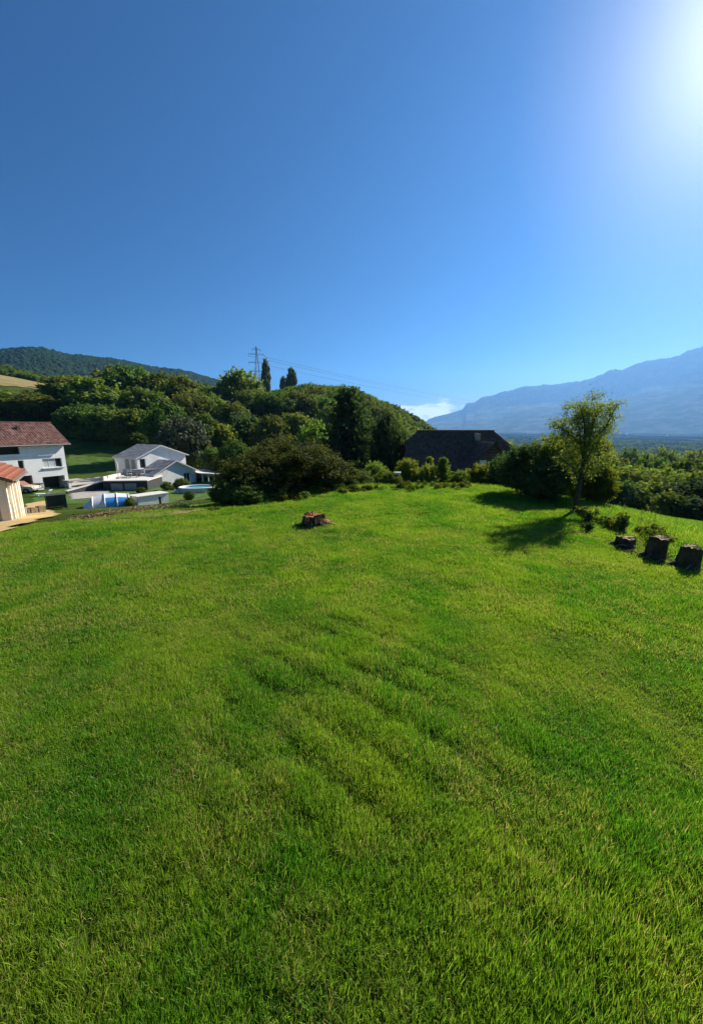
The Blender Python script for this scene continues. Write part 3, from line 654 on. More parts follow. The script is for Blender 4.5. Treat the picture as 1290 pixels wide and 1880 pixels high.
def tuft(seed, n, rad, lmin, lmax, wid, seg=3, lean=.5):
    rs = np.random.default_rng(seed); V, Q, T, A = [], [], [], []
    for i in range(n):
        a, d = rs.uniform(0, 6.283), rad * math.sqrt(rs.random()); x, y = d * math.cos(a), d * math.sin(a)
        L = rs.uniform(lmin, lmax); w = wid * rs.uniform(.7, 1.3); az = rs.uniform(0, 6.283); le = abs(rs.normal()) * lean + .05; cu = rs.uniform(.1, .9)
        f = rs.uniform(0, 6.283); wx, wy = math.cos(f) * w / 2, math.sin(f) * w / 2; o = len(V); px, py, pz, th = x, y, -.01, le * .3
        for s in range(seg):
            k = 1 - .25 * s / seg; V += [(px - wx * k, py - wy * k, pz), (px + wx * k, py + wy * k, pz)]
            th += cu * le * 1.6 / seg; st = L / seg
            px += math.sin(th) * math.cos(az) * st; py += math.sin(th) * math.sin(az) * st; pz += math.cos(th) * st
        V.append((px, py, pz))
        for s in range(seg - 1): Q.append((o + 2 * s, o + 2 * s + 1, o + 2 * s + 3, o + 2 * s + 2))
        T.append((o + 2 * seg - 2, o + 2 * seg - 1, o + 2 * seg)); A += [rs.random()] * (2 * seg + 1)
    return mesh_np('tuft', V, [Q, T], A)
def gheight(x, y):
    g = .82 + 1.0 * (fbm(x * .8 + 3, y * .8, 3, 41) - .5) + .7 * (fbm(x * 2.6, y * 2.6, 2, 47) - .5) + .42 * ridges(x, y) + .30 * (1 - smooth(2.2, 4.5, np.hypot(x, y)))
    for (a, b, s, k) in ((-6.0, 8.2, .5, .7), (-3.0, 10.6, .5, .6), (-5.2, 7.9, .35, .6), (-2.3, 6.6, .25, .5), (-1.7, 8.7, .3, .4), (1.6, 1.9, .5, .6), (2.7, 2.2, .6, .45), (-1.6, 12.2, .35, .5)):
        g = g + k * np.exp(-((x - a) ** 2 + (y - b) ** 2) / s ** 2)
    return np.clip(g, .52, 2.1)
def lawn_points(r0, r1, dens, dmax=.6, pm=47):
    n = int(dens * math.radians(2 * pm) * (r1 * r1 - r0 * r0) / 2); r = np.sqrt(rng.uniform(r0 * r0, r1 * r1, n)); a = np.radians(rng.uniform(-pm, pm, n))
    x, y = r * np.sin(a), r * np.cos(a); k = lawn_dist(x, y) < dmax + .4 * rng.normal(size=n) + np.where(x < -5.5, 4.5, 0); k &= ~in_poly(x, y, SAND); return x[k], y[k]
TN = [proto('tuft_fine', tuft(500 + i, 190, .17, .03, .10, .0040, 3, .8), M_grass) for i in range(5)]
TM = [proto('tuft_middle', tuft(510 + i, 130, .22, .035, .105, .0066, 3, .7), M_grass) for i in range(4)]
TF = [proto('tuft_far', tuft(520 + i, 85, .26, .04, .11, .0105, 2, .6), M_grass) for i in range(4)]
for (r0, r1, dens, pr, nm) in ((.5, 6.5, 135, TN, 'near'), (6.5, 13, 90, TM, 'middle'), (13, 24, 55, TF, 'far')):
    x, y = lawn_points(r0, r1, dens, pm=60 if r0 < 1 else 47); n = len(x); s = gheight(x, y) * rng.uniform(.8, 1.2, n)
    rot = zrot(n); rot[:, :2] = rng.normal(size=(n, 2)) * .10
    scatter('lawn_grass', np.stack([x, y, H(x, y)], 1), rot, np.stack([rng.uniform(.75, 1.25, n), rng.uniform(.75, 1.25, n), s], 1), rng.integers(0, len(pr), n), pr, {'near': 'thick green lawn grass in the foreground', 'middle': 'mown lawn grass around the red stump', 'far': 'far strip of lawn grass before the shrubs'}[nm], 'grass')
# rougher grass on the slopes either side of the lawn
def rough_points(n, a0, a1, r0, r1):
    r = np.sqrt(rng.uniform(r0 * r0, r1 * r1, n)); a = np.radians(rng.uniform(a0, a1, n)); x, y = r * np.sin(a), r * np.cos(a); k = lawn_dist(x, y) > .2; return x[k], y[k]
TR = [proto('tuft_rough', tuft(530 + i, 60, .30, .10, .30, .013, 3, .45), M_grass) for i in range(3)]
x, y = rough_points(15000, 22, 48, 9, 46); n = len(x)
scatter('rough_grass', np.stack([x, y, H(x, y)], 1), zrot(n), np.stack([np.full(n, 1.1)] * 2 + [rng.uniform(.35, .9, n)], 1), rng.integers(0, 3, n), TR, 'rough grass on the slope below the cut stumps', 'grass')
x, y = rough_points(5200, -34, 22, 14, 30); n = len(x); k = (lawn_dist(x, y) < 4.5); x, y = x[k], y[k]; n = len(x)
scatter('rough_grass', np.stack([x, y, H(x, y)], 1), zrot(n), np.stack([np.full(n, 1.0)] * 2 + [rng.uniform(.5, 1.2, n) * np.where(x < -4, .35, 1)], 1), rng.integers(0, 3, n), TR, 'rank grass fringe along the far lawn edge', 'grass')
# leafy weeds
WD = [proto('weed', crown_mesh('weed', 540 + i, 'bush', 12, 26, .085, (.12, .25), 0, .1), L_yel if i else L_oak) for i in range(3)]
t_ = rng.uniform(.3, 1, 150); ed = np.array([(-10.2, 13.1), (-8.6, 15.2), (-5.4, 16.3), (-2, 18.6), (2.2, 20.2), (6.6, 21.2)]); q = t_ * 5
x = np.interp(q, range(6), ed[:, 0]) + rng.normal(size=150) * .35; y = np.interp(q, range(6), ed[:, 1]) + rng.normal(size=150) * .45
x2, y2 = 8.3 + np.abs(rng.normal(size=26)) * .6, rng.uniform(9.8, 14.5, 26); x, y = np.concatenate([x, x2]), np.concatenate([y, y2]); n = len(x)
scatter('weeds', np.stack([x, y, H(x, y)], 1), zrot(n), np.stack([rng.uniform(.2, .5, n)] * 2 + [rng.uniform(.12, .4, n) * np.where(x < -5, .35, 1)], 1), rng.integers(0, 3, n), WD, 'leafy weeds along the lawn edge', 'weeds')
# hillside and valley forest read as a mass
FT = [proto('forest_crown', crown_mesh('forest_crown', 560 + i, 'round', 34, 105, .042, (.10, .21), .05, .1), L_oak) for i in range(4)]
WSKY = [(-60, 655), (0, 668), (85, 690), (130, 694), (250, 688), (330, 694), (400, 712), (440, 712), (480, 722), (560, 705), (640, 711), (700, 736), (740, 753), (780, 776), (800, 786), (850, 792), (1000, 795), (1290, 797), (1400, 797)]
FV = [proto('valley_crown', o_.data.copy(), L_light) for o_ in FT]
for o_ in FV: o_.data.materials.clear(); o_.data.materials.append(L_light)
def forest(name, x, y, wmin, wmax, label, src=FT):
    r = np.hypot(x, y); cap = CAMH + r * np.interp(np.degrees(np.arctan2(x, y)), [phi_of(*q) for q in WSKY], [tan_el(*q) for q in WSKY])
    cap = np.where((np.degrees(np.arctan2(x, y)) < -35.5) & (r < 240), CAMH + r * tan_el(40, 716), cap)
    right = CAMH + r * np.interp(np.interp(np.log(r), np.log([60, 75, 150, 300, 700, 1500]), [872, 866, 846, 826, 808, 798]), [780, 880], [tan_el(1200, 780), tan_el(1200, 880)])
    cap = np.where(np.degrees(np.arctan2(x, y)) > 13.5, right, cap)
    z = H(x, y); w = rng.uniform(wmin, wmax, len(x)); h = np.minimum(w * rng.uniform(.9, 1.35, len(x)), (cap - z) * rng.uniform(.7, 1.06, len(x))); k = h > .45 * w
    x, y, z, w, h = x[k], y[k], z[k], w[k], h[k]; n = len(x)
    scatter(name, np.stack([x, y, z - .5], 1), zrot(n), np.stack([w, w, h], 1), rng.integers(0, 4, n), src, label, 'forest')
n = 2500; r = np.sqrt(rng.uniform(150 ** 2, 560 ** 2, n)); a = rng.uniform(-46, 13, n); x, y = r * np.sin(np.radians(a)), r * np.cos(np.radians(a))
k = ~((a < -36.0 + 2 * vnoise(r * .05, a, 3)) & (r > 225) & (r < 350)); k &= ~((a < -20) & (r < 165)); x, y = x[k], y[k]
forest('hillside_forest', x, y, 9, 15, 'dense broadleaf forest covering the hill behind')
n = 22000; r = np.exp(rng.uniform(math.log(75), math.log(2300), n)); a = rng.uniform(9, 47, n); x, y = r * np.sin(np.radians(a)), r * np.cos(np.radians(a))
k = (fbm(x / 130., y / 90., 3, 71) > np.where(r < 260, .36, .52)) & ~((a < 14) & (r < 120)); x, y = x[k], y[k]
forest('valley_forest', x, y, 6, 11, 'patchy woods spreading across the valley floor', FV)

# ------------------------------------------------------------------ building materials
M_white = pbr('white_render', (.80, .80, .79), .9, .06, 1.5, .25, 40, .2, stain=(.68, .67, .64))
M_cream = pbr('cream_render', (.80, .73, .60), .9, .06, 1.5, .25, 40, .2, stain=(.70, .62, .49))
M_tile_red = pbr('red_brown_tile', (.135, .068, .056), .85, .35, 3, .4, 25, .2, stain=(.16, .10, .085), attr=.4)
M_tile_org = pbr('orange_tile', (.30, .115, .07), .8, .25, 4, .3, 25, .2, attr=.3)
M_tile_dark = pbr('dark_brown_tile', (.12, .078, .058), .9, .22, 2, .3, 25, .06, attr=.22)
M_tile_grey = pbr('grey_tile', (.22, .235, .26), .75, .2, 3, .3, 25, .25, attr=.25)
M_frame = pbr('white_frame', (.66, .67, .66), .5, .05, 4, 0, spec=.4)
M_glass = pbr('window_glass', (.025, .03, .035), .06, .1, 2, 0, spec=.6)
M_blind = pbr('pale_blind', (.46, .50, .50), .6, .06, 6, .1, spec=.3)
M_darkgrey = pbr('dark_grey_panel', (.045, .048, .05), .7, .25, 4, .2)
M_wood = pbr('weathered_wood', (.20, .15, .10), .9, .3, 6, .4, 30)
M_concrete = pbr('concrete', (.36, .34, .31), .95, .15, 2, .4, 25, .2, stain=(.27, .25, .22))
M_coping = pbr('pale_coping', (.60, .57, .52), .9, .1, 3, .2)
M_metal = pbr('galvanised_steel', (.20, .215, .23), .6, .15, 3, 0, metal=.3)
M_gutter = pbr('zinc_gutter', (.24, .22, .21), .5, .15, 4, 0, metal=.4)
M_sand = pbr('yellow_sand', (.50, .36, .16), .98, .14, 2.2, .5, 30, .1, stain=(.42, .29, .13), coord='World')
M_gravel = pbr('grey_gravel', (.36, .335, .30), .98, .12, 1.6, .6, 40, .1, stain=(.29, .27, .24), coord='World')
M_meadow = pbr('mown_meadow', (.065, .125, .022), .98, .45, 1.1, .6, 20, .1, stain=(.11, .13, .035), coord='World')
M_field = pbr('stubble_field', (.24, .19, .08), .98, .25, .08, .6, 8, .1, stain=(.22, .20, .075), coord='World')
M_dry = pbr('dry_earth', (.22, .155, .08), .98, .35, 2.0, .6, 20, .1, stain=(.10, .09, .035), coord='World')

def holes_wall(x0, x1, z0, z1, holes, y0, y1):
    """solid wall with rectangular openings (x0,x1,z0,z1)"""
    b = MB(); xs = sorted({x0, x1, *[h[0] for h in holes], *[h[1] for h in holes]}); zs = sorted({z0, z1, *[h[2] for h in holes], *[h[3] for h in holes]})
    for i in range(len(xs) - 1):
        run = None
        for j in range(len(zs) - 1):
            cx, cz = (xs[i] + xs[i + 1]) / 2, (zs[j] + zs[j + 1]) / 2
            hole = any(h[0] < cx < h[1] and h[2] < cz < h[3] for h in holes)
            if not hole: run = (run[0], zs[j + 1]) if run else (zs[j], zs[j + 1])
            if (hole or j == len(zs) - 2) and run: b.box(xs[i], xs[i + 1], y0, y1, *run); run = None
    return b
def roof_tiles(b, p0, p1, q0, q1, tw, th, lift=.035):
    """tiles over the quad p0-p1 (eave) / q0-q1 (ridge), each a thin overlapping slab"""
    p0, p1, q0, q1 = map(Vector, (p0, p1, q0, q1)); nx = max(1, round((p1 - p0).length / tw)); ny = max(1, round((q0 - p0).length / th))
    nrm = (p1 - p0).cross(q0 - p0).normalized()
    if nrm.z < 0: nrm = -nrm
    P = lambda u, v: (p0 * (1 - u) + p1 * u) * (1 - v) + (q0 * (1 - u) + q1 * u) * v
    for j in range(ny):
        for i in range(nx):
            u0, u1 = (i + .03) / nx, (i + .97) / nx; v0, v1 = j / ny, min(1, (j + 1.12) / ny); k = lift * random.uniform(.8, 1.3)
            a, c, d, e = P(u0, v0), P(u1, v0), P(u1, v1), P(u0, v1); m0, m1 = P((u0 + u1) / 2, v0), P((u0 + u1) / 2, v1)
            b.add([a + nrm * .005, m0 + nrm * k * 1.5, c + nrm * .005, d, m1 + nrm * .012, e, a - nrm * .02, c - nrm * .02], [(0, 1, 4, 5), (1, 2, 3, 4), (6, 7, 2, 1, 0)])
    return b
def slab(b, p0, p1, q1, q0, t=.14):
    n = (Vector(p1) - Vector(p0)).cross(Vector(q0) - Vector(p0)).normalized()
    if n.z < 0: n = -n
    return b.prism([Vector(p) for p in (p0, p1, q1, q0)], -n * t)
def window(par, x0, x1, z0, z1, y, nx=1, nz=1, blind=None, dark=False):
    f = MB(); w = .06
    f.box(x0, x0 + w, y, y + .06, z0, z1).box(x1 - w, x1, y, y + .06, z0, z1).box(x0 + w, x1 - w, y, y + .06, z0, z0 + w).box(x0 + w, x1 - w, y, y + .06, z1 - w, z1)
    for i in range(1, nx): xm = x0 + (x1 - x0) * i / nx; f.box(xm - w / 2, xm + w / 2, y, y + .06, z0 + w, z1 - w)
    wo = f.build('window', M_frame, par)
    for i in range(nx):
        a, c = x0 + (x1 - x0) * i / nx + w * .6, x0 + (x1 - x0) * (i + 1) / nx - w * .6
        MB().box(a, c, y + .025, y + .04, z0 + w * .8, z1 - w * .8).build('pane', M_glass if not (blind and i < blind) else M_blind, wo)
    return wo

# ------------------------------------------------------------------ white house with the red-brown roof (left)
def white_house():
    rz = math.atan2(.90, .436); root = thing('white_house', 'white rendered house with long red-brown tiled roof at left', 'house', (-39.87, 54.0, -5.05), rz, None, (.9, 1, 1))
    holes = [(-3.15, -.55, 2.95, 4.15), (-6.15, -5.45, 3.05, 4.15), (-3.5, -.5, .0, 1.75), (-7.3, -4.75, .0, 2.15), (-14, -5.7, 4.95, 6.0), (-9.6, -8.4, 3.0, 4.2)]
    holes_wall(-16, 0, -1.2, 6.2, holes, 0, .3).build('wall', M_white, root)
    MB().prism([(0, .3, -1.2), (0, 6.6, -1.2), (0, 6.6, 6.2), (0, 3.3, 8.5), (0, .3, 6.3)], (-.3, 0, 0)).build('gable_wall', M_white, root)
    MB().box(-16, -.31, 6.3, 6.6, -1.2, 6.2).box(-16, -15.7, .3, 6.3, -1.2, 6.2).build('rear_wall', M_white, root)
    MB().box(-15.7, -.31, .31, 6.3, 2.35, 2.6).box(-15.7, -.31, .31, 6.3, 4.6, 4.85).box(-15.7, -.31, .31, 6.3, -.6, -.1).box(-4.3, -4.15, .31, 6.2, -.1, 6.0).box(-15.6, -.4, 3.2, 3.4, -.1, 6.0).build('interior_floors', M_concrete, root)
    # roof: eave 0.95 m out, right end 0.6 m out
    E0, Rg = (6.05, -.62), (8.82, 3.3)
    b = MB(); slab(b, (-16.5, E0[1], E0[0]), (.65, E0[1], E0[0]), (.65, Rg[1], Rg[0]), (-16.5, Rg[1], Rg[0]), .2)
    slab(b, (-16.5, 7.22, E0[0]), (.65, 7.22, E0[0]), (.65, Rg[1] + .01, Rg[0]), (-16.5, Rg[1] + .01, Rg[0]), .2)
    rf = b.build('roof', M_wood, root)
    t = MB(); roof_tiles(t, (-16.5, E0[1], E0[0] + .03), (.65, E0[1], E0[0] + .03), (-16.5, Rg[1], Rg[0] + .03), (.65, Rg[1], Rg[0] + .03), .32, .36)
    roof_tiles(t, (-16.5, 7.22, E0[0] + .03), (.65, 7.22, E0[0] + .03), (-16.5, Rg[1], Rg[0] + .03), (.65, Rg[1], Rg[0] + .03), .5, .5)
    tag(t.build('roof_tiles', M_tile_red, rf), kind='stuff')
    MB().tube([(-16.5, Rg[1], Rg[0] + .06), (.66, Rg[1], Rg[0] + .06)], .11, 8).build('ridge_cap', M_tile_red, rf)
    MB().tube([(-16.5, E0[1] - .08, E0[0] - .06), (.66, E0[1] - .08, E0[0] - .06)], .085, 8).build('gutter', M_gutter, rf)
    ch = MB().box(-10.9, -10.2, 3.5, 4.2, 7.3, 9.3).build('chimney', M_concrete, rf)
    MB().box(-4.55, -4.15, 2.0, 2.3, 7.9, 8.5).build('vent_stack', M_tile_red, rf); MB().box(-8.3, -7.95, 1.2, 1.5, 7.0, 7.45).build('roof_vent', M_coping, rf)
    window(root, -3.15, -.55, 2.95, 4.15, .14, 3, 1, 2); MB().box(-3.3, -.3, -.16, .02, 2.84, 2.94).build('sill', M_coping, root)
    window(root, -6.15, -5.45, 3.05, 4.15, .14); MB().box(-6.3, -5.3, -.12, .02, 2.95, 3.04).build('sill', M_coping, root)
    window(root, -9.6, -8.4, 3.0, 4.2, .14, 2)
    MB().box(-16, -3.6, -.10, .0, 4.55, 4.72).build('cornice_band', M_white, root)
    MB().box(-.9, 1.4, -1.6, .3, .95, 1.07).build('porch_slab', M_concrete, root); MB().box(-.95, -.65, -1.5, -1.2, -1.2, .94).build('porch_post', M_white, root)
    MB().box(-3.45, -.55, 1.7, 1.8, -.1, 1.7).build('terrace_door', M_darkgrey, root)
white_house()

# ------------------------------------------------------------------ cream garage (left foreground)
def garage():
    e = Vector((-2.84, 4.14, 0)).normalized(); rz = math.atan2(e.y, e.x); z0 = -2.15
    root = thing('garage_building', 'cream walled garage with pilasters and orange tiled roof, cut by left edge', 'garage', (-17.97, 19.64, z0), rz)
    L, D, Ht = 5.0, 6.0, 2.72
    holes_wall(0, L, -.5, Ht, [], 0, .25).build('wall', M_cream, root)
    MB().box(0, .25, .251, D, -.5, Ht).build('end_wall', M_concrete, root)  # end wall and gable: shade on the cream put into a grey colour
    MB().box(L - .25, L, .251, D, -.5, Ht).box(.251, L - .251, D - .25, D, -.5, Ht).build('rear_wall', M_cream, root)
    MB().prism([(.02, .251, Ht), (.02, D, Ht), (.02, D / 2, Ht + 1.5)], (.2, 0, 0)).prism([(L - .22, .251, Ht), (L - .22, D, Ht), (L - .22, D / 2, Ht + 1.5)], (.2, 0, 0)).build('gable', M_concrete, root)
    for x in (.0, 1.25, 2.1, 3.3, 4.1, 4.78): MB().box(x, x + .22, -.13, -.002, -.5, Ht - .02).build('pilaster', M_cream, root, bevel=.015)
    MB().box(.26, 1.2, -.05, -.002, -.45, 1.25).build('plinth_panel', M_concrete, root)
    b = MB(); slab(b, (-.35, -.5, Ht - .06), (L + .35, -.5, Ht - .06), (L + .35, D / 2, Ht + 1.62), (-.35, D / 2, Ht + 1.62), .12); slab(b, (-.35, D + .5, Ht - .06), (L + .35, D + .5, Ht - .06), (L + .35, D / 2 + .01, Ht + 1.62), (-.35, D / 2 + .01, Ht + 1.62), .12)
    rf = b.build('roof', M_wood, root)
    # single tiles, shared mesh
    p0, q0 = Vector((-.35, -.5, Ht - .03)), Vector((-.35, D / 2, Ht + 1.65)); up = (q0 - p0); ny = 12; nx = 20; tw, tl = (L + .7) / nx, up.length / ny
    sl = math.atan2(up.z, up.y)
    me = roof_tiles(MB(), (0, 0, 0), (tw * .97, 0, 0), (0, tl * 1.08, 0), (tw * .97, tl * 1.08, 0), 9, 9, .06).mesh('roof_tile'); me.materials.append(M_tile_org)
    for j in range(ny):
        for i in range(nx):
            o = put('roof_tile', me, None, rf); o.location = p0 + up * (j / ny) + Vector((i * tw, 0, .012)); o.rotation_euler = (sl + random.uniform(-.02, .02) + .03, 0, random.uniform(-.015, .015))
    t = MB(); roof_tiles(t, (-.35, D + .5, Ht - .03), (L + .35, D + .5, Ht - .03), (-.35, D / 2, Ht + 1.65), (L + .35, D / 2, Ht + 1.65), .3, .35); tag(t.build('rear_tiles', M_tile_org, rf), kind='stuff')
    MB().tube([(-.35, D / 2, Ht + 1.68), (L + .36, D / 2, Ht + 1.68)], .1, 8).build('ridge_cap', M_tile_org, rf)
    MB().tube([(-.3, -.56, Ht - .12), (L + .3, -.56, Ht - .12)], .06, 8).build('gutter', M_gutter, rf)
garage()

# ------------------------------------------------------------------ grey-roofed gabled house with wing and veranda
def gabled_house():
    o = atY(305, 885, 60); rz = math.atan2(.88, .48); root = thing('gabled_house', 'white house with grey gabled roofs and a pale veranda', 'house', (o[0], o[1], -5.3), rz)
    def body(x0, x1, y0, y1, ze, zr, xr, nm, ov=.35, holes=()):
        holes_wall(x0, x1, -1, ze, list(holes), y0, y0 + .25).build(nm + 'front_wall', M_white, root)
        MB().prism([(x0, y0, ze), (x1, y0, ze), (xr, y0, zr)], (0, .25, 0)).build(nm + 'gable', M_white, root)
        MB().box(x0, x0 + .25, y0 + .251, y1, -1, ze).build(nm + 'side_wall', M_white, root); MB().box(x1 - .25, x1, y0 + .251, y1, -1, ze).build(nm + 'side_wall', M_white, root)
        MB().box(x0 + .251, x1 - .251, y1 - .25, y1, -1, ze).build(nm + 'rear_wall', M_white, root)
        for xe in (x0, x1):
            sg = -1 if xe == x0 else 1; sx = xe + sg * ov; k = (zr - ze) / abs(xr - xe); zo = ze - k * ov
            b = MB(); slab(b, (sx, y0 - ov, zo + .14), (sx, y1, zo + .14), (xr, y1, zr + .14), (xr, y0 - ov, zr + .14), .13); rf = b.build(nm + 'roof', M_frame, root)
            t = MB(); roof_tiles(t, (sx, y0 - ov, zo + .16), (sx, y1, zo + .16), (xr, y0 - ov, zr + .16), (xr, y1, zr + .16), .4, .4); tag(t.build('roof_tiles', M_tile_grey, rf), kind='stuff')
    body(-4.3, 4.0, 0, 5.5, 4.15, 5.75, -.5, 'house_', .4, [(-3.9, -3.0, 2.6, 4.0)]); window(root, -3.9, -3.0, 2.6, 4.0, .1, 1)
    body(-4.4, 2.6, -3.8, -.01, 1.95, 3.6, -.9, 'wing_', .4, [(.4, 1.5, .2, 1.7)]); window(root, .4, 1.5, .2, 1.7, -3.7, 2)
    MB().box(-4.34, -4.302, .5, 1.4, 2.2, 3.9).box(-4.34, -4.302, 2.0, 2.9, 2.2, 3.9).build('shutters', M_concrete, root)
    b = MB(); slab(b, (2.65, -5.2, 1.45), (7.4, -5.2, 1.0), (7.4, -.4, 1.5), (2.65, -.4, 1.98), .1); b.build('veranda_roof', M_coping, root)
    for x, z in ((2.8, 1.28), (3.9, 1.18), (5.0, 1.08), (6.1, .97), (7.1, .87)): MB().box(x, x + .16, -5.05, -4.89, -1.4, z).build('veranda_post', M_frame, root)
    MB().box(2.61, 7.0, -.9, -.7, -1, 1.2).build('veranda_back_wall', M_concrete, root)
    MB().box(3.0, 7.2, -5.0, -4.92, -1.3, -.25).build('veranda_rail', M_frame, root)
gabled_house()

# terrace with retaining wall in front of it
def terrace():
    root = thing('garden_terrace', 'raised terrace with dark retaining wall and pale coping', 'terrace', (-28.5, 52.5, -5.0), .08)
    MB().box(-4.2, 1.4, -2.2, 3.6, -1, 1.30).build('retaining_wall', M_darkgrey, root)  # shade of the camera-facing wall put into its dark grey colour
    MB().box(-4.3, 1.5, -2.35, 3.7, 1.302, 1.42).build('coping', M_coping, root)
    MB().box(-4.0, .6, 3.0, 3.6, 1.421, 2.3).build('parapet', M_concrete, root)
    MB().box(-4.28, -4.05, -2.1, 3.4, 1.421, 1.9).build('low_wall', M_coping, root)
    for x in (-3.2, -1.5): MB().box(x, x + 1.5, -2.26, -2.201, -.9, 1.0).build('wall_panel', M_concrete, root)
    root2 = thing('ramp_wall', 'sloping dark wall with pale top beside the grey driveway', 'wall', (-33.4, 50.4, -5.0), 1.25)
    MB().prism([(-4.2, -.15, -1), (3.8, -.15, -1), (3.8, -.15, 1.5), (-4.2, -.15, .55)], (0, .3, 0)).build('wall_body', M_darkgrey, root2)
    MB().prism([(-4.3, -.22, .56), (3.9, -.22, 1.51), (3.9, -.22, 1.63), (-4.3, -.22, .68)], (0, .44, 0)).build('coping', M_coping, root2)
    zt = -5.0 + 1.42
    for dx, dy, rz, lb in ((-2.6, 1.2, .3, 'grey garden chair on the terrace nearest the ramp wall'), (-1.0, 1.5, -.4, 'grey garden chair on the terrace nearest the house')):
        c = thing('garden_chair', lb, 'chair', (-28.5 + dx, 52.5 + dy, zt), rz, 'chairs on the terrace')
        MB().box(-.3, .3, -.3, .3, .4, .48).build('seat', M_blind, c); MB().box(-.3, .3, .26, .34, .481, 1.05).build('backrest', M_blind, c)
        for a in (-.26, .22):
            for b_ in (-.28, .2): MB().box(a, a + .05, b_, b_ + .05, 0, .399).build('leg', M_metal, c)
    c = thing('garden_table', 'dark garden table between the terrace chairs', 'table', (-30.2, 53.3, zt), .1)
    MB().box(-.6, .6, -.4, .4, .68, .74).build('table_top', M_darkgrey, c)
    for a in (-.55, .48):
        for b_ in (-.35, .28): MB().box(a, a + .07, b_, b_ + .07, 0, .679).build('leg', M_metal, c)
    c = thing('parasol', 'closed pale parasol standing on the terrace', 'parasol', (-31.6, 52.0, zt), 0)
    MB().tube([(0, 0, 0), (0, 0, 2.2)], .03, 8).build('pole', M_metal, c); MB().tube([(0, 0, .9), (0, 0, 1.3), (0, 0, 2.1), (0, 0, 2.25)], [.05, .14, .09, .01], 10).build('canopy', M_coping, c, True); MB().tube([(0, 0, 0), (0, 0, .08)], .28, 14).build('base', M_concrete, c)
terrace()
tree_px('cypress_bush', 'small dark cone bush at the left corner of the gabled house', 'shrub', 236, 836, 20, 58, CONI[0], L_dark, base=-4.9)
for i, (x, y, w, h, lb) in enumerate(((-33.0, 60, 3.4, 2.3, 'dark hedge bush behind the terrace parapet, left one'), (-30.6, 60.5, 3.4, 2.2, 'dark hedge bush behind the terrace parapet, right one'), (-24.5, 50.5, 1.6, 1.3, 'small shrub below the terrace wall, left of veranda'), (-23.2, 52.2, 2.2, 1.6, 'shrub standing in front of the veranda'), (-25.8, 46.8, 1.2, .9, 'small shrub on the strip of grass below the terrace wall'), (-17.2, 40.2, 1.2, 1.1, 'small round shrub right of the white garden shed'), (-20.4, 34.8, .9, .9, 'leafy shrub between the arched pool cover and the shed'), (-13.5, 42, 2.2, 1.8, 'shrub at the right end of the oval pool'))):
    tree('garden_shrub', lb, 'shrub', x, y, w, h, BUSH[i % 4], [L_dark, L_dark, L_oak, L_oak, L_oak, L_oak, L_light, L_oak][i], None, 'shrubs in the neighbouring gardens')

# sheets of sand, gravel, meadow, field
drape('sand_path', SAND, M_sand, .09, .25, 'yellow sand path beside the cream garage', 'path', .5)
drape('sand_bank', gz((50, 936, -3.0), (86, 930, -3.2), (86, 920, -3.5), (48, 926, -3.2)), M_sand, .07, .25, 'patch of yellow sand left of the dark compost bin', 'path', .3)
drape('driveway', gz((132, 918, -4.0), (205, 912, -4.3), (196, 890, -4.8), (186, 876, -5.0), (135, 882, -5.0), (128, 895, -4.7)), M_gravel, .06, .4, 'pale grey gravel driveway between the houses', 'driveway', .4)
drape('meadow', gz((118, 868, -5.0), (240, 868, -5.0), (380, 866, -5.1), (380, 855, -5.0), (240, 846, -5.0), (125, 835, -4.4)), M_meadow, .05, .8, 'short mown meadow between the houses and the wood', 'meadow', .8)
drape('garden_lawn', gz((60, 925, -4.0), (150, 925, -4.0), (300, 925, -4.2), (400, 915, -4.4), (400, 885, -5.0), (300, 888, -5.0), (205, 905, -4.6), (130, 905, -4.6), (128, 897, -4.8), (60, 905, -4.8)), M_meadow, .03, .5, 'strip of neighbouring lawn around the pools', 'lawn', .5)
drape('stubble_field', [(-r_ * math.sin(R(a_)), r_ * math.cos(R(a_))) for a_, r_ in ((50, 232), (44, 236), (38.5, 240), (37.0, 262), (37, 300), (38, 338), (44, 345), (50, 350))], M_field, .25, 3.0, 'yellow stubble field on the hill above the wood', 'field', 6)
drape('dry_earth', gz((150, 962, -.7), (235, 955, -.7), (310, 947, -.8), (375, 938, -1.2), (365, 928, -2.4), (255, 938, -2.0), (160, 946, -1.9)), M_dry, .05, .25, 'strip of bare dry earth along the left lawn edge', 'earth', .8)

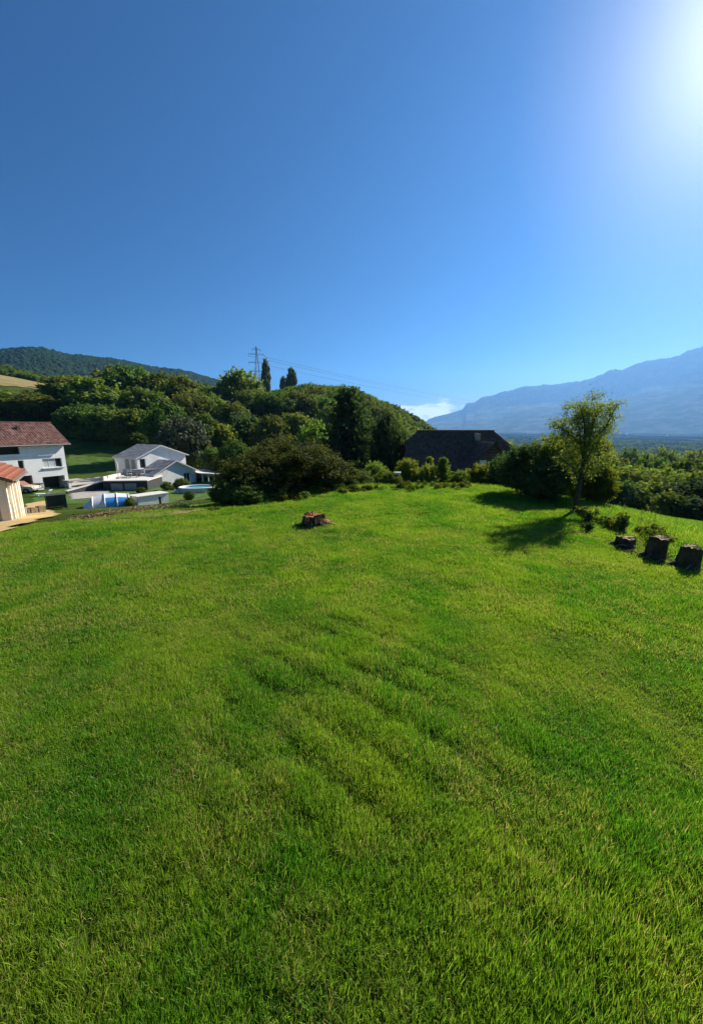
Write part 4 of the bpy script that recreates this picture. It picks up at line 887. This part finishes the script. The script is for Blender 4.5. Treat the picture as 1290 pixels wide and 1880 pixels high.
# ------------------------------------------------------------------ garden things at left
M_blue = pbr('blue_polycarbonate', (.06, .26, .62), .25, .1, 2, 0, spec=.5)
M_pool = pbr('pool_water', (.10, .42, .50), .05, .1, 2, .1, 6, spec=.5)
M_plast = pbr('white_plastic', (.68, .70, .72), .35, .04, 2, 0, spec=.5)
def pool_cover():
    a, b_ = onz(152, 936, -3.85), onz(240, 930, -3.95); d = b_ - a; rz = math.atan2(d[1], d[0]); L = float(np.hypot(d[0], d[1]))
    root = thing('pool_enclosure', 'arched white and blue pool cover in the garden', 'pool cover', (a[0], a[1], min(a[2], b_[2]) - .1), rz)
    Hh, D = 1.22, 2.8; n = 14; xs = [0.0, .75, 1.7, 2.65, 3.6, L]; hs = [.30, .82, 1.0, 1.0, .9, .7]
    arc = lambda x, k, j: (x, D / 2 - D / 2 * math.cos(math.pi * j / n), Hh * k * math.sin(math.pi * j / n) ** .85 + .02)
    for i in range(5):
        b = MB(); p = [arc(xs[i] + .03, max(hs[i], .03), j) for j in range(n + 1)]; q = [arc(xs[i + 1] - .03, hs[i + 1], j) for j in range(n + 1)]
        b.add(p + q, [(j, j + 1, n + 2 + j, n + 1 + j) for j in range(n)]); half = n // 2
        if i in (2, 3, 4):
            f = MB().add(p[:5] + q[:5], [(j, j + 1, 6 + j, 5 + j) for j in range(4)]); f.build('blue_panel', M_blue, root, True)
            g = MB().add(p[4:] + q[4:], [(j, j + 1, len(p[4:]) + 1 + j, len(p[4:]) + j) for j in range(n - 4)]); g.build('white_panel', M_plast, root, True)
        else: b.build('white_panel', M_plast, root, True)
    for x, k in zip(xs[1:], hs[1:]): MB().tube([arc(x, k * 1.02, j) for j in range(n + 1)], .045, 6).build('rib', M_frame, root, True)
    MB().box(-.1, L + .1, -.06, .06, -.3, .05).build('rail', M_metal, root); MB().box(-.1, L + .1, D - .06, D + .06, -.3, .05).build('rail', M_metal, root)
    MB().add([arc(.03, .30, j) for j in range(n + 1)], [tuple(range(n + 1))]).build('end_panel', M_plast, root); MB().add([arc(L - .02, .7, j) for j in range(n + 1)], [tuple(range(n + 1))]).build('end_panel', M_blue, root)
pool_cover()
def shed():
    a, b_ = onz(255, 931, -4.1), onz(311, 925, -4.25); d = b_ - a; rz = math.atan2(d[1], d[0]); L = float(np.hypot(d[0], d[1]))
    root = thing('garden_shed', 'low white garden shed with a dark door slit', 'shed', (a[0], a[1], -4.35), rz)
    holes_wall(0, L, -.5, 1.18, [(L * .66, L * .74, .1, .95)], 0, .12).build('wall', M_white, root)
    MB().box(0, .12, .121, 1.6, -.5, 1.18).box(L - .12, L, .121, 1.6, -.5, 1.18).box(.121, L - .121, 1.5, 1.6, -.5, 1.18).build('side_wall', M_white, root)
    MB().box(-.08, L + .08, -.08, 1.68, 1.181, 1.25).build('flat_roof', M_coping, root); MB().box(L * .66 + .01, L * .74 - .01, .05, .09, .1, .95).build('door', M_darkgrey, root)
shed()
def oval_pool():
    c = onz(362, 902, -4.7); root = thing('oval_pool', 'small oval pool with white rim and pale blue water', 'pool', (c[0], c[1], h1(c[0], c[1]) - .05), .15)
    n = 40; el = lambda a, k, z: (2.1 * k * math.cos(a), 1.55 * k * math.sin(a), z); A = [2 * math.pi * i / n for i in range(n)]
    b = MB()
    rings = [(1.02, -.4), (1.03, .62), (1.08, .70), (1.0, .78), (.92, .72), (.9, .2)]
    vs = [el(a, k, z) for k, z in rings for a in A]; b.add(vs, [(r_ * n + i, r_ * n + (i + 1) % n, (r_ + 1) * n + (i + 1) % n, (r_ + 1) * n + i) for r_ in range(5) for i in range(n)]); b.build('rim', M_plast, root, True)
    MB().add([el(a, .91, .58) for a in A], [tuple(range(n))]).build('water', M_pool, root)
    MB().box(-2.5, -1.9, -.9, -.4, -.3, .5).build('ladder_step', M_coping, root)
oval_pool()
def compost():
    a, b_ = onz(88, 932, -3.55), onz(124, 929, -3.6); d = b_ - a; L = float(np.hypot(d[0], d[1])); rz = math.atan2(d[1], d[0])
    root = thing('compost_bin', 'dark green slatted bin beside the sand path', 'bin', (a[0], a[1], -3.75), rz); m = pbr('dark_green_paint', (.018, .032, .030), .6, .25, 4, .2)
    for i in range(7): MB().box(.06, L - .06, 0, .03, .05 + i * .155, .18 + i * .155).build('slat', m, root)
    for x in (0, L - .06):
        for y_ in (-.01, 1.1): MB().box(x, x + .06, y_, y_ + .06, -.3, 1.16).build('post', m, root)
    MB().box(.0, .05, .06, 1.1, .05, 1.1).box(L - .05, L, .06, 1.1, .05, 1.1).box(.07, L - .07, 1.1, 1.13, .05, 1.1).build('side_panel', m, root); MB().box(-.04, L + .04, -.04, 1.2, 1.161, 1.21).build('lid', M_darkgrey, root)
compost()
def kerb_stones():
    p, q = onz(52, 938, -2.95), onz(84, 934, -3.1)
    root = thing('stone_border', 'low brown stone border along the sand path', 'wall', (p[0], p[1], -3.15), math.atan2(q[1] - p[1], q[0] - p[0])); L = float(np.hypot(*(q - p)[:2])); m = pbr('brown_stone', (.19, .135, .085), .95, .35, 5, .6, 20)
    x = 0
    while x < L:
        w = random.uniform(.25, .42); MB().box(x, x + w - .02, random.uniform(-.04, .04), .3, -.2, random.uniform(.28, .4)).build('stone', m, root, bevel=.04); x += w
    g = thing('path_bollard', 'small grey bollard at the far corner of the garage', 'bollard', (*onz(46, 941, -2.7)[:2], -2.9), 0)
    MB().tube([(0, 0, -.1), (0, 0, .62)], .13, 12).build('post', M_concrete, g); MB().tube([(0, 0, .621), (0, 0, .70), (0, 0, .75)], [.16, .16, .04], 12).build('cap', M_darkgrey, g)
kerb_stones()
def car():
    q = onz(36, 905, -4.85); root = thing('parked_car', 'beige and brown car parked before the white house', 'car', (q[0], q[1], h1(q[0], q[1]) + .02), .15)
    mb = pbr('beige_paint', (.52, .44, .34), .4, .05, 2, 0, spec=.5); mr = pbr('brown_paint', (.22, .10, .065), .45, .1, 2, 0, spec=.5); mt = pbr('tyre', (.02, .02, .02), .9, .1, 4, 0)
    prof = [(-2.1, .32), (2.05, .32), (2.12, .62), (1.95, .82), (1.0, .93), (-1.2, .95), (-2.05, .88), (-2.15, .6)]
    MB().prism([(x, -.8, z) for x, z in prof], (0, 1.6, 0)).build('body', mb, root, bevel=.06)
    cab = [(-1.5, .951), (.95, .951), (.35, 1.42), (-.9, 1.45), (-1.35, 1.3)]
    MB().prism([(x, -.72, z) for x, z in cab], (0, 1.44, 0)).build('cabin', mr, root, bevel=.05)
    for x0, x1 in ((-1.15, -.35), (-.25, .5)): MB().prism([(x0, -.735, 1.0), (x1 + .12, -.735, 1.0), (x1 - .1, -.735, 1.34), (x0 + .08, -.735, 1.34)], (0, .012, 0)).build('side_window', M_glass, root)
    for x in (-1.3, 1.3):
        for y_ in (-.83, .65):
            w = MB().tube([(x, y_, .32), (x, y_ + .18, .32)], .33, 18).build('wheel', mt, root); MB().tube([(x, y_ - .012, .32), (x, y_ + .19, .32)], .18, 14).build('rim', M_metal, w)
    for y_ in (-.6, .5): MB().box(2.08, 2.15, y_, y_ + .2, .62, .76).build('headlight', M_frame, root)
    MB().box(2.1, 2.2, -.75, .75, .36, .5).build('bumper', M_metal, root)
car()
def trailer():
    q = onz(71, 902, -4.9); root = thing('small_trailer', 'small grey trailer with wheel beside the parked car', 'trailer', (q[0], q[1], h1(q[0], q[1])), .2)
    MB().box(-.55, .55, -.45, .45, .4, .95).build('box', M_metal, root, bevel=.02); MB().box(-.6, .6, -.5, .5, .951, 1.02).build('cover', M_darkgrey, root); MB().tube([(0, -.56, .28), (0, -.44, .28)], .28, 14).build('wheel', M_darkgrey, root); MB().tube([(.5, 0, .45), (1.3, 0, .42)], .035, 8).build('drawbar', M_metal, root)
    q = onz(80, 911, -4.6); root = thing('sun_lounger', 'white garden lounger on the grass before the white house', 'lounger', (q[0], q[1], h1(q[0], q[1])), .1)
    MB().box(-.8, .4, -.3, .3, .28, .36).build('seat', M_plast, root); MB().prism([(.4, -.3, .30), (.5, -.3, .28), (.95, -.3, .75), (.88, -.3, .8)], (0, .6, 0)).build('backrest', M_plast, root)
    for x in (-.7, .3):
        for y_ in (-.28, .22): MB().box(x, x + .06, y_, y_ + .06, 0, .279).build('leg', M_plast, root)
trailer()

# ------------------------------------------------------------------ dark-roofed house beyond the lawn
def dark_house():
    M_wall = pbr('grey_plaster', (.34, .31, .27), .95, .12, 2, .2)
    cx = 11.6; root = thing('dark_roofed_house', 'house with broad dark brown half-hipped roof beyond the lawn', 'house', (cx, 44.0, -5.2), 0)
    x0, x1, ye, yr = -5.75, 5.85, -4.4, 0.0; ze, zr = 3.9, 7.98; zh = 6.45   # eave, ridge, start of the half hips
    yh = ye + (yr - ye) * (zh - ze) / (zr - ze); rx0, rx1 = -4.2, 4.35
    holes_wall(x0 + .5, x1 - .5, -1, 4.3, [], -3.9, -3.6).build('wall', M_wall, root); MB().box(x0 + .5, x1 - .5, 3.6, 3.9, -1, 4.3).build('rear_wall', M_wall, root)
    for x in (x0 + .5, x1 - .8): MB().prism([(x, -3.55, -1), (x, 3.55, -1), (x, 3.55, 4.25), (x, 1.5, zh - .35), (x, -1.5, zh - .35), (x, -3.55, 4.25)], (.3, 0, 0)).build('gable_wall', M_wall, root)
    b = MB()
    def face(pts):
        n = (Vector(pts[1]) - Vector(pts[0])).cross(Vector(pts[2]) - Vector(pts[0])).normalized(); n = -n if n.z < 0 else n; b.prism([Vector(p) for p in pts], -n * .16)
    face([(x0, ye, ze), (x1, ye, ze), (x1, yh, zh), (rx1, yr, zr), (rx0, yr, zr), (x0, yh, zh)]); face([(x0, -ye, ze), (x1, -ye, ze), (x1, -yh, zh), (rx1, .01, zr), (rx0, .01, zr), (x0, -yh, zh)])
    face([(x0 - .02, yh, zh), (x0 - .02, -yh, zh), (rx0, 0, zr)]); face([(x1 + .02, yh, zh), (x1 + .02, -yh, zh), (rx1, 0, zr)])
    rf = b.build('roof', M_tile_dark, root); t = MB()
    roof_tiles(t, (x0, ye, ze + .03), (x1, ye, ze + .03), (x0, yh, zh + .03), (x1, yh, zh + .03), .3, .34); roof_tiles(t, (x0, yh, zh + .03), (x1, yh, zh + .03), (rx0, yr, zr + .03), (rx1, yr, zr + .03), .3, .34)
    tag(t.build('roof_tiles', M_tile_dark, rf), kind='stuff')
    MB().tube([(rx0, 0, zr + .05), (rx1, 0, zr + .05)], .11, 8).build('ridge_cap', M_tile_dark, rf)
    MB().box(1.95, 2.5, -1.1, -.55, 6.6, 7.75).build('chimney', M_concrete, rf)
    # projecting wing whose roof meets the main slope in a valley
    w = MB(); wx, wz, wy = 2.35, 7.0, -6.2
    slab(w, (-.6, wy, 3.95), (-.6, -3.9, 3.95), (wx, -.9, wz), (wx, wy, wz), .14); slab(w, (5.3, wy, 3.95), (5.3, -3.9, 3.95), (wx, -.9, wz), (wx, wy, wz), .14); wr = w.build('wing_roof', M_tile_dark, root)
    t = MB(); roof_tiles(t, (-.6, wy, 3.98), (-.6, -3.9, 3.98), (wx, wy, wz + .03), (wx, -.9, wz + .03), .3, .34); roof_tiles(t, (5.3, wy, 3.98), (5.3, -3.9, 3.98), (wx, wy, wz + .03), (wx, -.9, wz + .03), .3, .34); tag(t.build('wing_tiles', M_tile_dark, wr), kind='stuff')
    g = MB(); g.prism([(-.2, wy + .35, -1), (4.9, wy + .35, -1), (4.9, wy + .35, 4.2), (wx, wy + .35, wz - .3), (-.2, wy + .35, 4.2)], (0, .25, 0)); g.build('wing_gable', M_wood, root)
    for k in range(9): z_ = 4.25 + k * .27; hw = (wz - .45 - z_) / (wz - .3 - 4.2) * 2.5; MB().box(wx - hw, wx + hw, wy + .31, wy + .349, z_, z_ + .24).build('plank', M_tile_dark, root)
    sk = MB().box(1.0, 1.7, wy + .27, wy + .309, 4.75, 5.25).build('window', M_frame, root); MB().box(1.06, 1.64, wy + .25, wy + .269, 4.81, 5.19).build('pane', M_plast, sk)
    MB().tube([(x0 - .03, ye + .05, ze - .1), (x0 - .03, ye + .05, -1)], .06, 8).build('downpipe', M_gutter, root)
dark_house()
def lamp_box():
    q = atY(729, 872, 22.6); x, y = q[0], q[1]; root = thing('lamp_box', 'small white box on a post among the shrubs', 'lamp', (x, y, h1(x, y)), 0)
    top = q[2] - h1(x, y); MB().box(-.05, .05, -.05, .05, -.2, top).build('post', M_wood, root); MB().box(-.18, .18, -.14, .14, top + .001, top + .14).build('box', M_plast, root); MB().box(-.21, .21, -.17, .17, top + .141, top + .17).build('lid', M_frame, root)
lamp_box()

# ------------------------------------------------------------------ pylons and wires
def pylon_meshes():
    leg = MB(); br = MB(); hw = lambda z: 3.2 * (1 - z / 43) ** 1.25 + .35
    lv = [0, 7, 13, 18, 22.5, 26.5, 30, 33, 36, 39, 41, 43]
    for sx in (-1, 1):
        for sy in (-1, 1): leg.tube([(sx * hw(z), sy * hw(z), z) for z in lv], .17, 5)
    for a, c in zip(lv[:-1], lv[1:]):
        for (s0, s1) in (((-1, -1), (1, -1)), ((1, -1), (1, 1)), ((1, 1), (-1, 1)), ((-1, 1), (-1, -1))):
            br.tube([(s0[0] * hw(a), s0[1] * hw(a), a), (s1[0] * hw(c), s1[1] * hw(c), c)], .085, 4); br.tube([(s1[0] * hw(a), s1[1] * hw(a), a), (s0[0] * hw(c), s0[1] * hw(c), c)], .085, 4)
    return leg.mesh('tower_leg'), br.mesh('lattice_brace')
PL = pylon_meshes()
def pylon(px, top, r, label, scale=1.0, rz=.5, yaw=True):
    a = R(phi_of(px, top)); x, y = r * math.sin(a), r * math.cos(a); zt = CAMH + r * tan_el(px, top)
    root = thing('power_pylon', label, 'pylon', (x, y, zt - 43.0 * scale), -a + rz, 'steel power pylons', (scale,) * 3)
    put('tower_legs', PL[0], M_metal, root); put('lattice_brace', PL[1], M_metal, root)
    for z, w in ((40.2, 3.8), (35.6, 7.6), (28.2, 7.8), (20.5, 6.4)):
        for s in (-1, 1):
            b = MB().tube([(0, -.4, z), (s * w, 0, z + .3)], .15, 4).tube([(0, .4, z), (s * w, 0, z + .3)], .15, 4).tube([(0, 0, z + 1.5), (s * w, 0, z + .35)], .12, 4)
            arm = b.build('cross_arm', M_metal, root); MB().tube([(s * w, 0, z + .25), (s * w, 0, z - 1.5)], .14, 6).build('insulator', M_darkgrey, arm)
    return root
P1 = pylon(470, 636, 400, 'tall lattice pylon above the wood on the hilltop', rz=.15)
P2 = pylon(358, 706, 1250, 'tiny pale pylon on the skyline below the dark mountain', .8, .4)
P3 = pylon(1062, 742, 1500, 'faint far pylon in the valley behind the slender tree', .8, .6)
def wires():
    bpy.context.view_layer.update()
    for z, w, s, lb in ((35.6, 7.6, 1, 'upper power line running right from the hilltop pylon'), (28.2, 7.8, 1, 'lower power line running right from the hilltop pylon'), (35.6, 7.6, -1, 'power line from the left arm of the hilltop pylon')):
        a = P1.matrix_world @ Vector((s * w, 0, z - 1.4)); e = P3.matrix_world @ Vector((s * w, 0, z - 1.4)); sag = 20.0
        pts = [a.lerp(e, t) - Vector((0, 0, 4 * sag * t * (1 - t))) for t in np.linspace(0, 1, 60)]
        o = MB().tube(pts, .10, 4, False).build('power_line', M_darkgrey); tag(o, lb, 'power line', 'power lines')
wires()

# ------------------------------------------------------------------ stumps
M_rind = pbr('stump_bark', (.075, .062, .036), .95, .5, 5, 1.0, 22, .1)
M_cut = pbr('cut_wood', (.42, .33, .19), .9, .2, 8, .4, 30, .1)
M_redw = pbr('red_rotten_wood', (.33, .13, .07), .9, .4, 9, .7, 30, .1, stain=(.36, .22, .10))
def stump_geo(name, rad, hgt, seed, mat, root, flare=1.3, topw=1.0, tilt=(0, 0), jag=.04, n=44, lobes=5, m=16):
    rs = np.random.default_rng(seed); ph = rs.uniform(0, 6.28, 4); vs, fs = [], []
    A = np.linspace(0, 2 * math.pi, n, endpoint=False); fur = .05 * rs.normal(size=n)
    lob = lambda A, k: 1 + .10 * k * np.sin(lobes * A + ph[0]) + .06 * np.sin(3 * A + ph[1]) + .05 * np.sin(9 * A + ph[2]) + fur + .012 * rs.normal(size=n)
    rim = hgt + jag * (np.sin(2 * A + ph[3]) + .6 * rs.normal(size=n))
    for j in range(m + 1):
        u = j / m; k = topw + (flare - topw) * (1 - u) ** 2.4
        r_ = rad * k * lob(A, 1.4 * (1 - u) + .4); z = -.15 + (rim + .15) * u
        vs += [(r_[i] * math.cos(A[i]) + tilt[0] * u, r_[i] * math.sin(A[i]) + tilt[1] * u, z[i]) for i in range(n)]
    fs = [(j * n + i, j * n + (i + 1) % n, (j + 1) * n + (i + 1) % n, (j + 1) * n + i) for j in range(m) for i in range(n)]
    b = MB().add(vs, fs); o = b.build(name, mat, root, True); top = vs[-n:]
    return top
def cut_face(top, mat, root, dz=-.02, k=.97):
    c = Vector((sum(v[0] for v in top) / len(top), sum(v[1] for v in top) / len(top), sum(v[2] for v in top) / len(top) + dz)); n = len(top); b = MB(); vs = []
    for q in (.985, .9, .6, .3): vs += [c.lerp(Vector(v), q) + Vector((0, 0, -.008 + (random.uniform(-.012, .012) if q < .9 else 0))) for v in top]
    vs.append(c); b.add(vs, [(r_ * n + i, r_ * n + (i + 1) % n, (r_ + 1) * n + (i + 1) % n, (r_ + 1) * n + i) for r_ in range(3) for i in range(n)] + [(3 * n + i, 3 * n + (i + 1) % n, 4 * n) for i in range(n)]); b.build('cut_face', mat, root)
def debris(root, seed, cnt, rad, mat, lmin=.15, lmax=.45, r0=.018, zz=0.0):
    rs = random.Random(seed)
    for i in range(cnt):
        a = rs.uniform(0, 6.28); d = rad * rs.uniform(.9, 1.6); L = rs.uniform(lmin, lmax); x, y = d * math.cos(a), d * math.sin(a); t = rs.uniform(0, 6.28)
        MB().tube([(x, y, zz + .05), (x + math.cos(t) * L * .5, y + math.sin(t) * L * .5, zz + .05 + rs.uniform(.04, .14)), (x + math.cos(t + .4) * L, y + math.sin(t + .4) * L, zz + rs.uniform(.02, .10))], [r0, r0 * .9, r0 * .4], 5).build('broken_stick', mat, root, True)
def red_stump():
    x, y = -1.27, 12.5; root = thing('red_stump', 'short rotten stump with broken red wood in the lawn', 'stump', (x, y, h1(x, y)), .3)
    top = stump_geo('bark', .36, .36, 3, M_rind, root, 1.35, .95, (.03, 0), .03, lobes=4); cut_face(top, M_redw, root, -.05)
    rs = random.Random(4)
    for i in range(26):      # splinters on the torn front
        a = rs.uniform(-2.6, .3); r_ = .37 * rs.uniform(.95, 1.12); z = rs.uniform(.06, .24); L = rs.uniform(.08, .2)
        MB().prism([(r_ * math.cos(a) - .025, r_ * math.sin(a) - .03, z), (r_ * math.cos(a) + .03, r_ * math.sin(a) - .03, z + .01), (r_ * math.cos(a) + rs.uniform(-.02, .03), r_ * math.sin(a) - .04, z + L)], (rs.uniform(-.02, .02), .05, 0)).build('splinter', [M_redw, M_cut, M_redw][i % 3], root)
    for a, L in ((.1, .55), (-.5, .6), (-1.2, .4), (3.6, .45), (-2.2, .4)):
        MB().tube([(.3 * math.cos(a), .3 * math.sin(a), .16), (.45 * math.cos(a), .45 * math.sin(a), .09), ((.3 + L) * math.cos(a + .2), (.3 + L) * math.sin(a + .2), -.03)], [.085, .06, .03], 7).build('root', M_redw if a < .2 and a > -1 else M_rind, root, True)
    debris(root, 8, 16, .42, M_cut, .1, .35, .012)
red_stump()
def tall_stump(px, py, w, h, seed, label, tilt, top=.82):
    q = onz(px, py, 0); x, y = q[0], q[1]; root = thing('cut_stump', label, 'stump', (x, y, h1(x, y)), 0, 'cut stumps along the right lawn edge')
    t = stump_geo('bark', w / 2, h, seed, M_rind, root, 1.28, .98, tilt, .022, lobes=6); cut_face(t, M_cut, root, -.0)
    for a, L in ((.5, .3), (-1.9, .35), (2.8, .3)):
        MB().tube([(w * .42 * math.cos(a), w * .42 * math.sin(a), .12), ((w * .42 + L * .5) * math.cos(a), (w * .42 + L * .5) * math.sin(a), .05), ((w * .42 + L) * math.cos(a + .3), (w * .42 + L) * math.sin(a + .3), -.05)], [.08, .055, .025], 7).build('root', M_rind, root, True)
    debris(root, seed + 5, 6, w * .6, M_wood, .2, .5, .016); return root
tall_stump(1255, 1040, .40, .54, 11, 'right-hand tall cut stump, nearest the picture edge', (.08, 0))
tall_stump(1200, 1021, .40, .56, 12, 'tall cut stump with sloping top, left of the nearest one', (.07, .02))
tall_stump(1146, 1003, .42, .28, 13, 'low broken stump left of the two tall ones', (.02, 0))
def snag(px, py, h, label):
    q = onz(px, py, 0); x, y = q[0], q[1]; root = thing('small_stump', label, 'stump', (x, y, h1(x, y)), 0, 'small leafy stumps by the lawn corner')
    t = stump_geo('bark', .08, h, int(px), M_rind, root, 1.4, .8, (.02, 0), .03, 20, 3, 8); cut_face(t, M_cut, root)
    c = put('sprouts', WD[1].data, None, root); c.scale = (.36, .36, h * 1.3); c.material_slots[0].link = 'OBJECT'; c.material_slots[0].material = L_oak
for px, py, h, lb in ((1077, 958, .34, 'small stump wrapped in dark leaves by the slender tree'), (1077, 976, .26, 'lower leafy stump nearest the lawn corner'), (1140, 975, .5, 'thin leafy stump behind the low broken one')): snag(px, py, h, lb)
def stems():
    for px, py, h, lb in ((1172, 985, 1.0, 'tall thin weed stem between the low and tall stumps'), (1222, 990, .7, 'thin weed stem behind the tall stump with sloping top'), (1236, 985, .8, 'leaning weed stem behind the nearest tall stump'), (1208, 978, .6, 'short weed stem on the slope behind the stumps')):
        q = onz(px, py, -.1); x, y = q[0], q[1] + .8; root = thing('weed_stem', lb, 'plant', (x, y, h1(x, y)), rng.uniform(0, 6), 'dry weed stems on the slope'); rs = random.Random(px)
        MB().tube([(0, 0, -.05), (.02, 0, h * .5), (.06, .02, h)], [.008, .006, .003], 5).build('stem', M_wood, root)
        rs2 = np.random.default_rng(px); C = np.array([(.02 + rs2.normal() * .05, rs2.normal() * .05, rs2.uniform(.15, 1) * h) for _ in range(40)]); V, Q, r_ = leaf_quads(C, sph(rs2, 40), .035, rs2, .35); put('leaves', mesh_np('leaves', V, Q, np.repeat(r_, 4)), L_oak, root)
stems()
def brush(px, py, z, label, seed, cnt):
    q = onz(px, py, z); x, y = q[0], q[1]; root = thing('brush_pile', label, 'brush pile', (x, y, h1(x, y)), 0, 'piles of cut brush at the left lawn edge'); rs = random.Random(seed); b = MB(); m = MATS.get('dry_twig') or pbr('dry_twig', (.26, .18, .085), .95, .35, 5, .3)
    for i in range(cnt):
        a, d = rs.uniform(0, 6.28), rs.uniform(0, 1) ** .7; X, Y_ = 1.3 * d * math.cos(a), .5 * d * math.sin(a); zz = .3 * (1 - d) * rs.random(); t = rs.uniform(0, 6.28); L = rs.uniform(.2, .7)
        b.tube([(X, Y_, zz), (X + math.cos(t) * L / 2, Y_ + math.sin(t) * L / 2, zz + rs.uniform(0, .15)), (X + math.cos(t + .3) * L, Y_ + math.sin(t + .3) * L, zz + rs.uniform(-.05, .1))], [.012, .01, .004], 4, False)
    tag(b.build('twigs', m, root), kind='stuff')
    rs2 = np.random.default_rng(seed); C = np.stack([rs2.normal(size=260) * .7, rs2.normal(size=260) * .3, np.abs(rs2.normal(size=260)) * .14], 1); V, Q, r_ = leaf_quads(C, sph(rs2, 260), .05, rs2); tag(put('dead_leaves', mesh_np('dead_leaves', V, Q, np.repeat(r_, 4)), m, root), kind='stuff')
brush(200, 955, -.6, 'pile of dry brown brush below the arched pool cover', 1, 220)
brush(262, 948, -.8, 'pile of dry brush below the garden shed', 2, 200)
brush(330, 944, -.7, 'dark brush pile beside the big bush', 3, 180)
# a few far white houses in the valley
M_farw = pbr('far_white_wall', (.7, .68, .64), .9, .05, .2, 0)
for px, py, r_, lb in ((1150, 783, 4200, 'tiny white house far out on the valley floor, right of the slender tree'), (968, 784, 4000, 'tiny white farm far out in the valley, left of the slender tree'), (1225, 787, 3600, 'tiny white barn in the valley near the right edge')):
    a = R(phi_of(px)); x, y = r_ * math.sin(a), r_ * math.cos(a); root = thing('valley_house', lb, 'house', (x, y, h1(x, y)), a, 'far houses on the valley floor')
    MB().box(-14, 14, -7, 7, -2, 9).build('wall', M_farw, root); MB().prism([(-15, -8, 9.02), (-15, 8, 9.02), (-15, 0, 14)], (30, 0, 0)).build('roof', M_tile_org, root)

# ------------------------------------------------------------------ haze
def haze():
    m, t = new_mat('haze_air'); pv = nn(t, 'ShaderNodeVolumePrincipled', inp={'Color': (.22, .50, 1.0, 1), 'Density': HAZE, 'Anisotropy': .38})
    o_ = nn(t, 'ShaderNodeOutputMaterial'); t.links.new(pv.outputs[0], o_.inputs['Volume'])
    o = MB().box(-13500, 13500, -13500, 13500, -140, 1750).build('haze', m); tag(o, 'pale blue haze filling the valley air', 'haze', kind='stuff')
HAZE = 7.2e-5
haze()
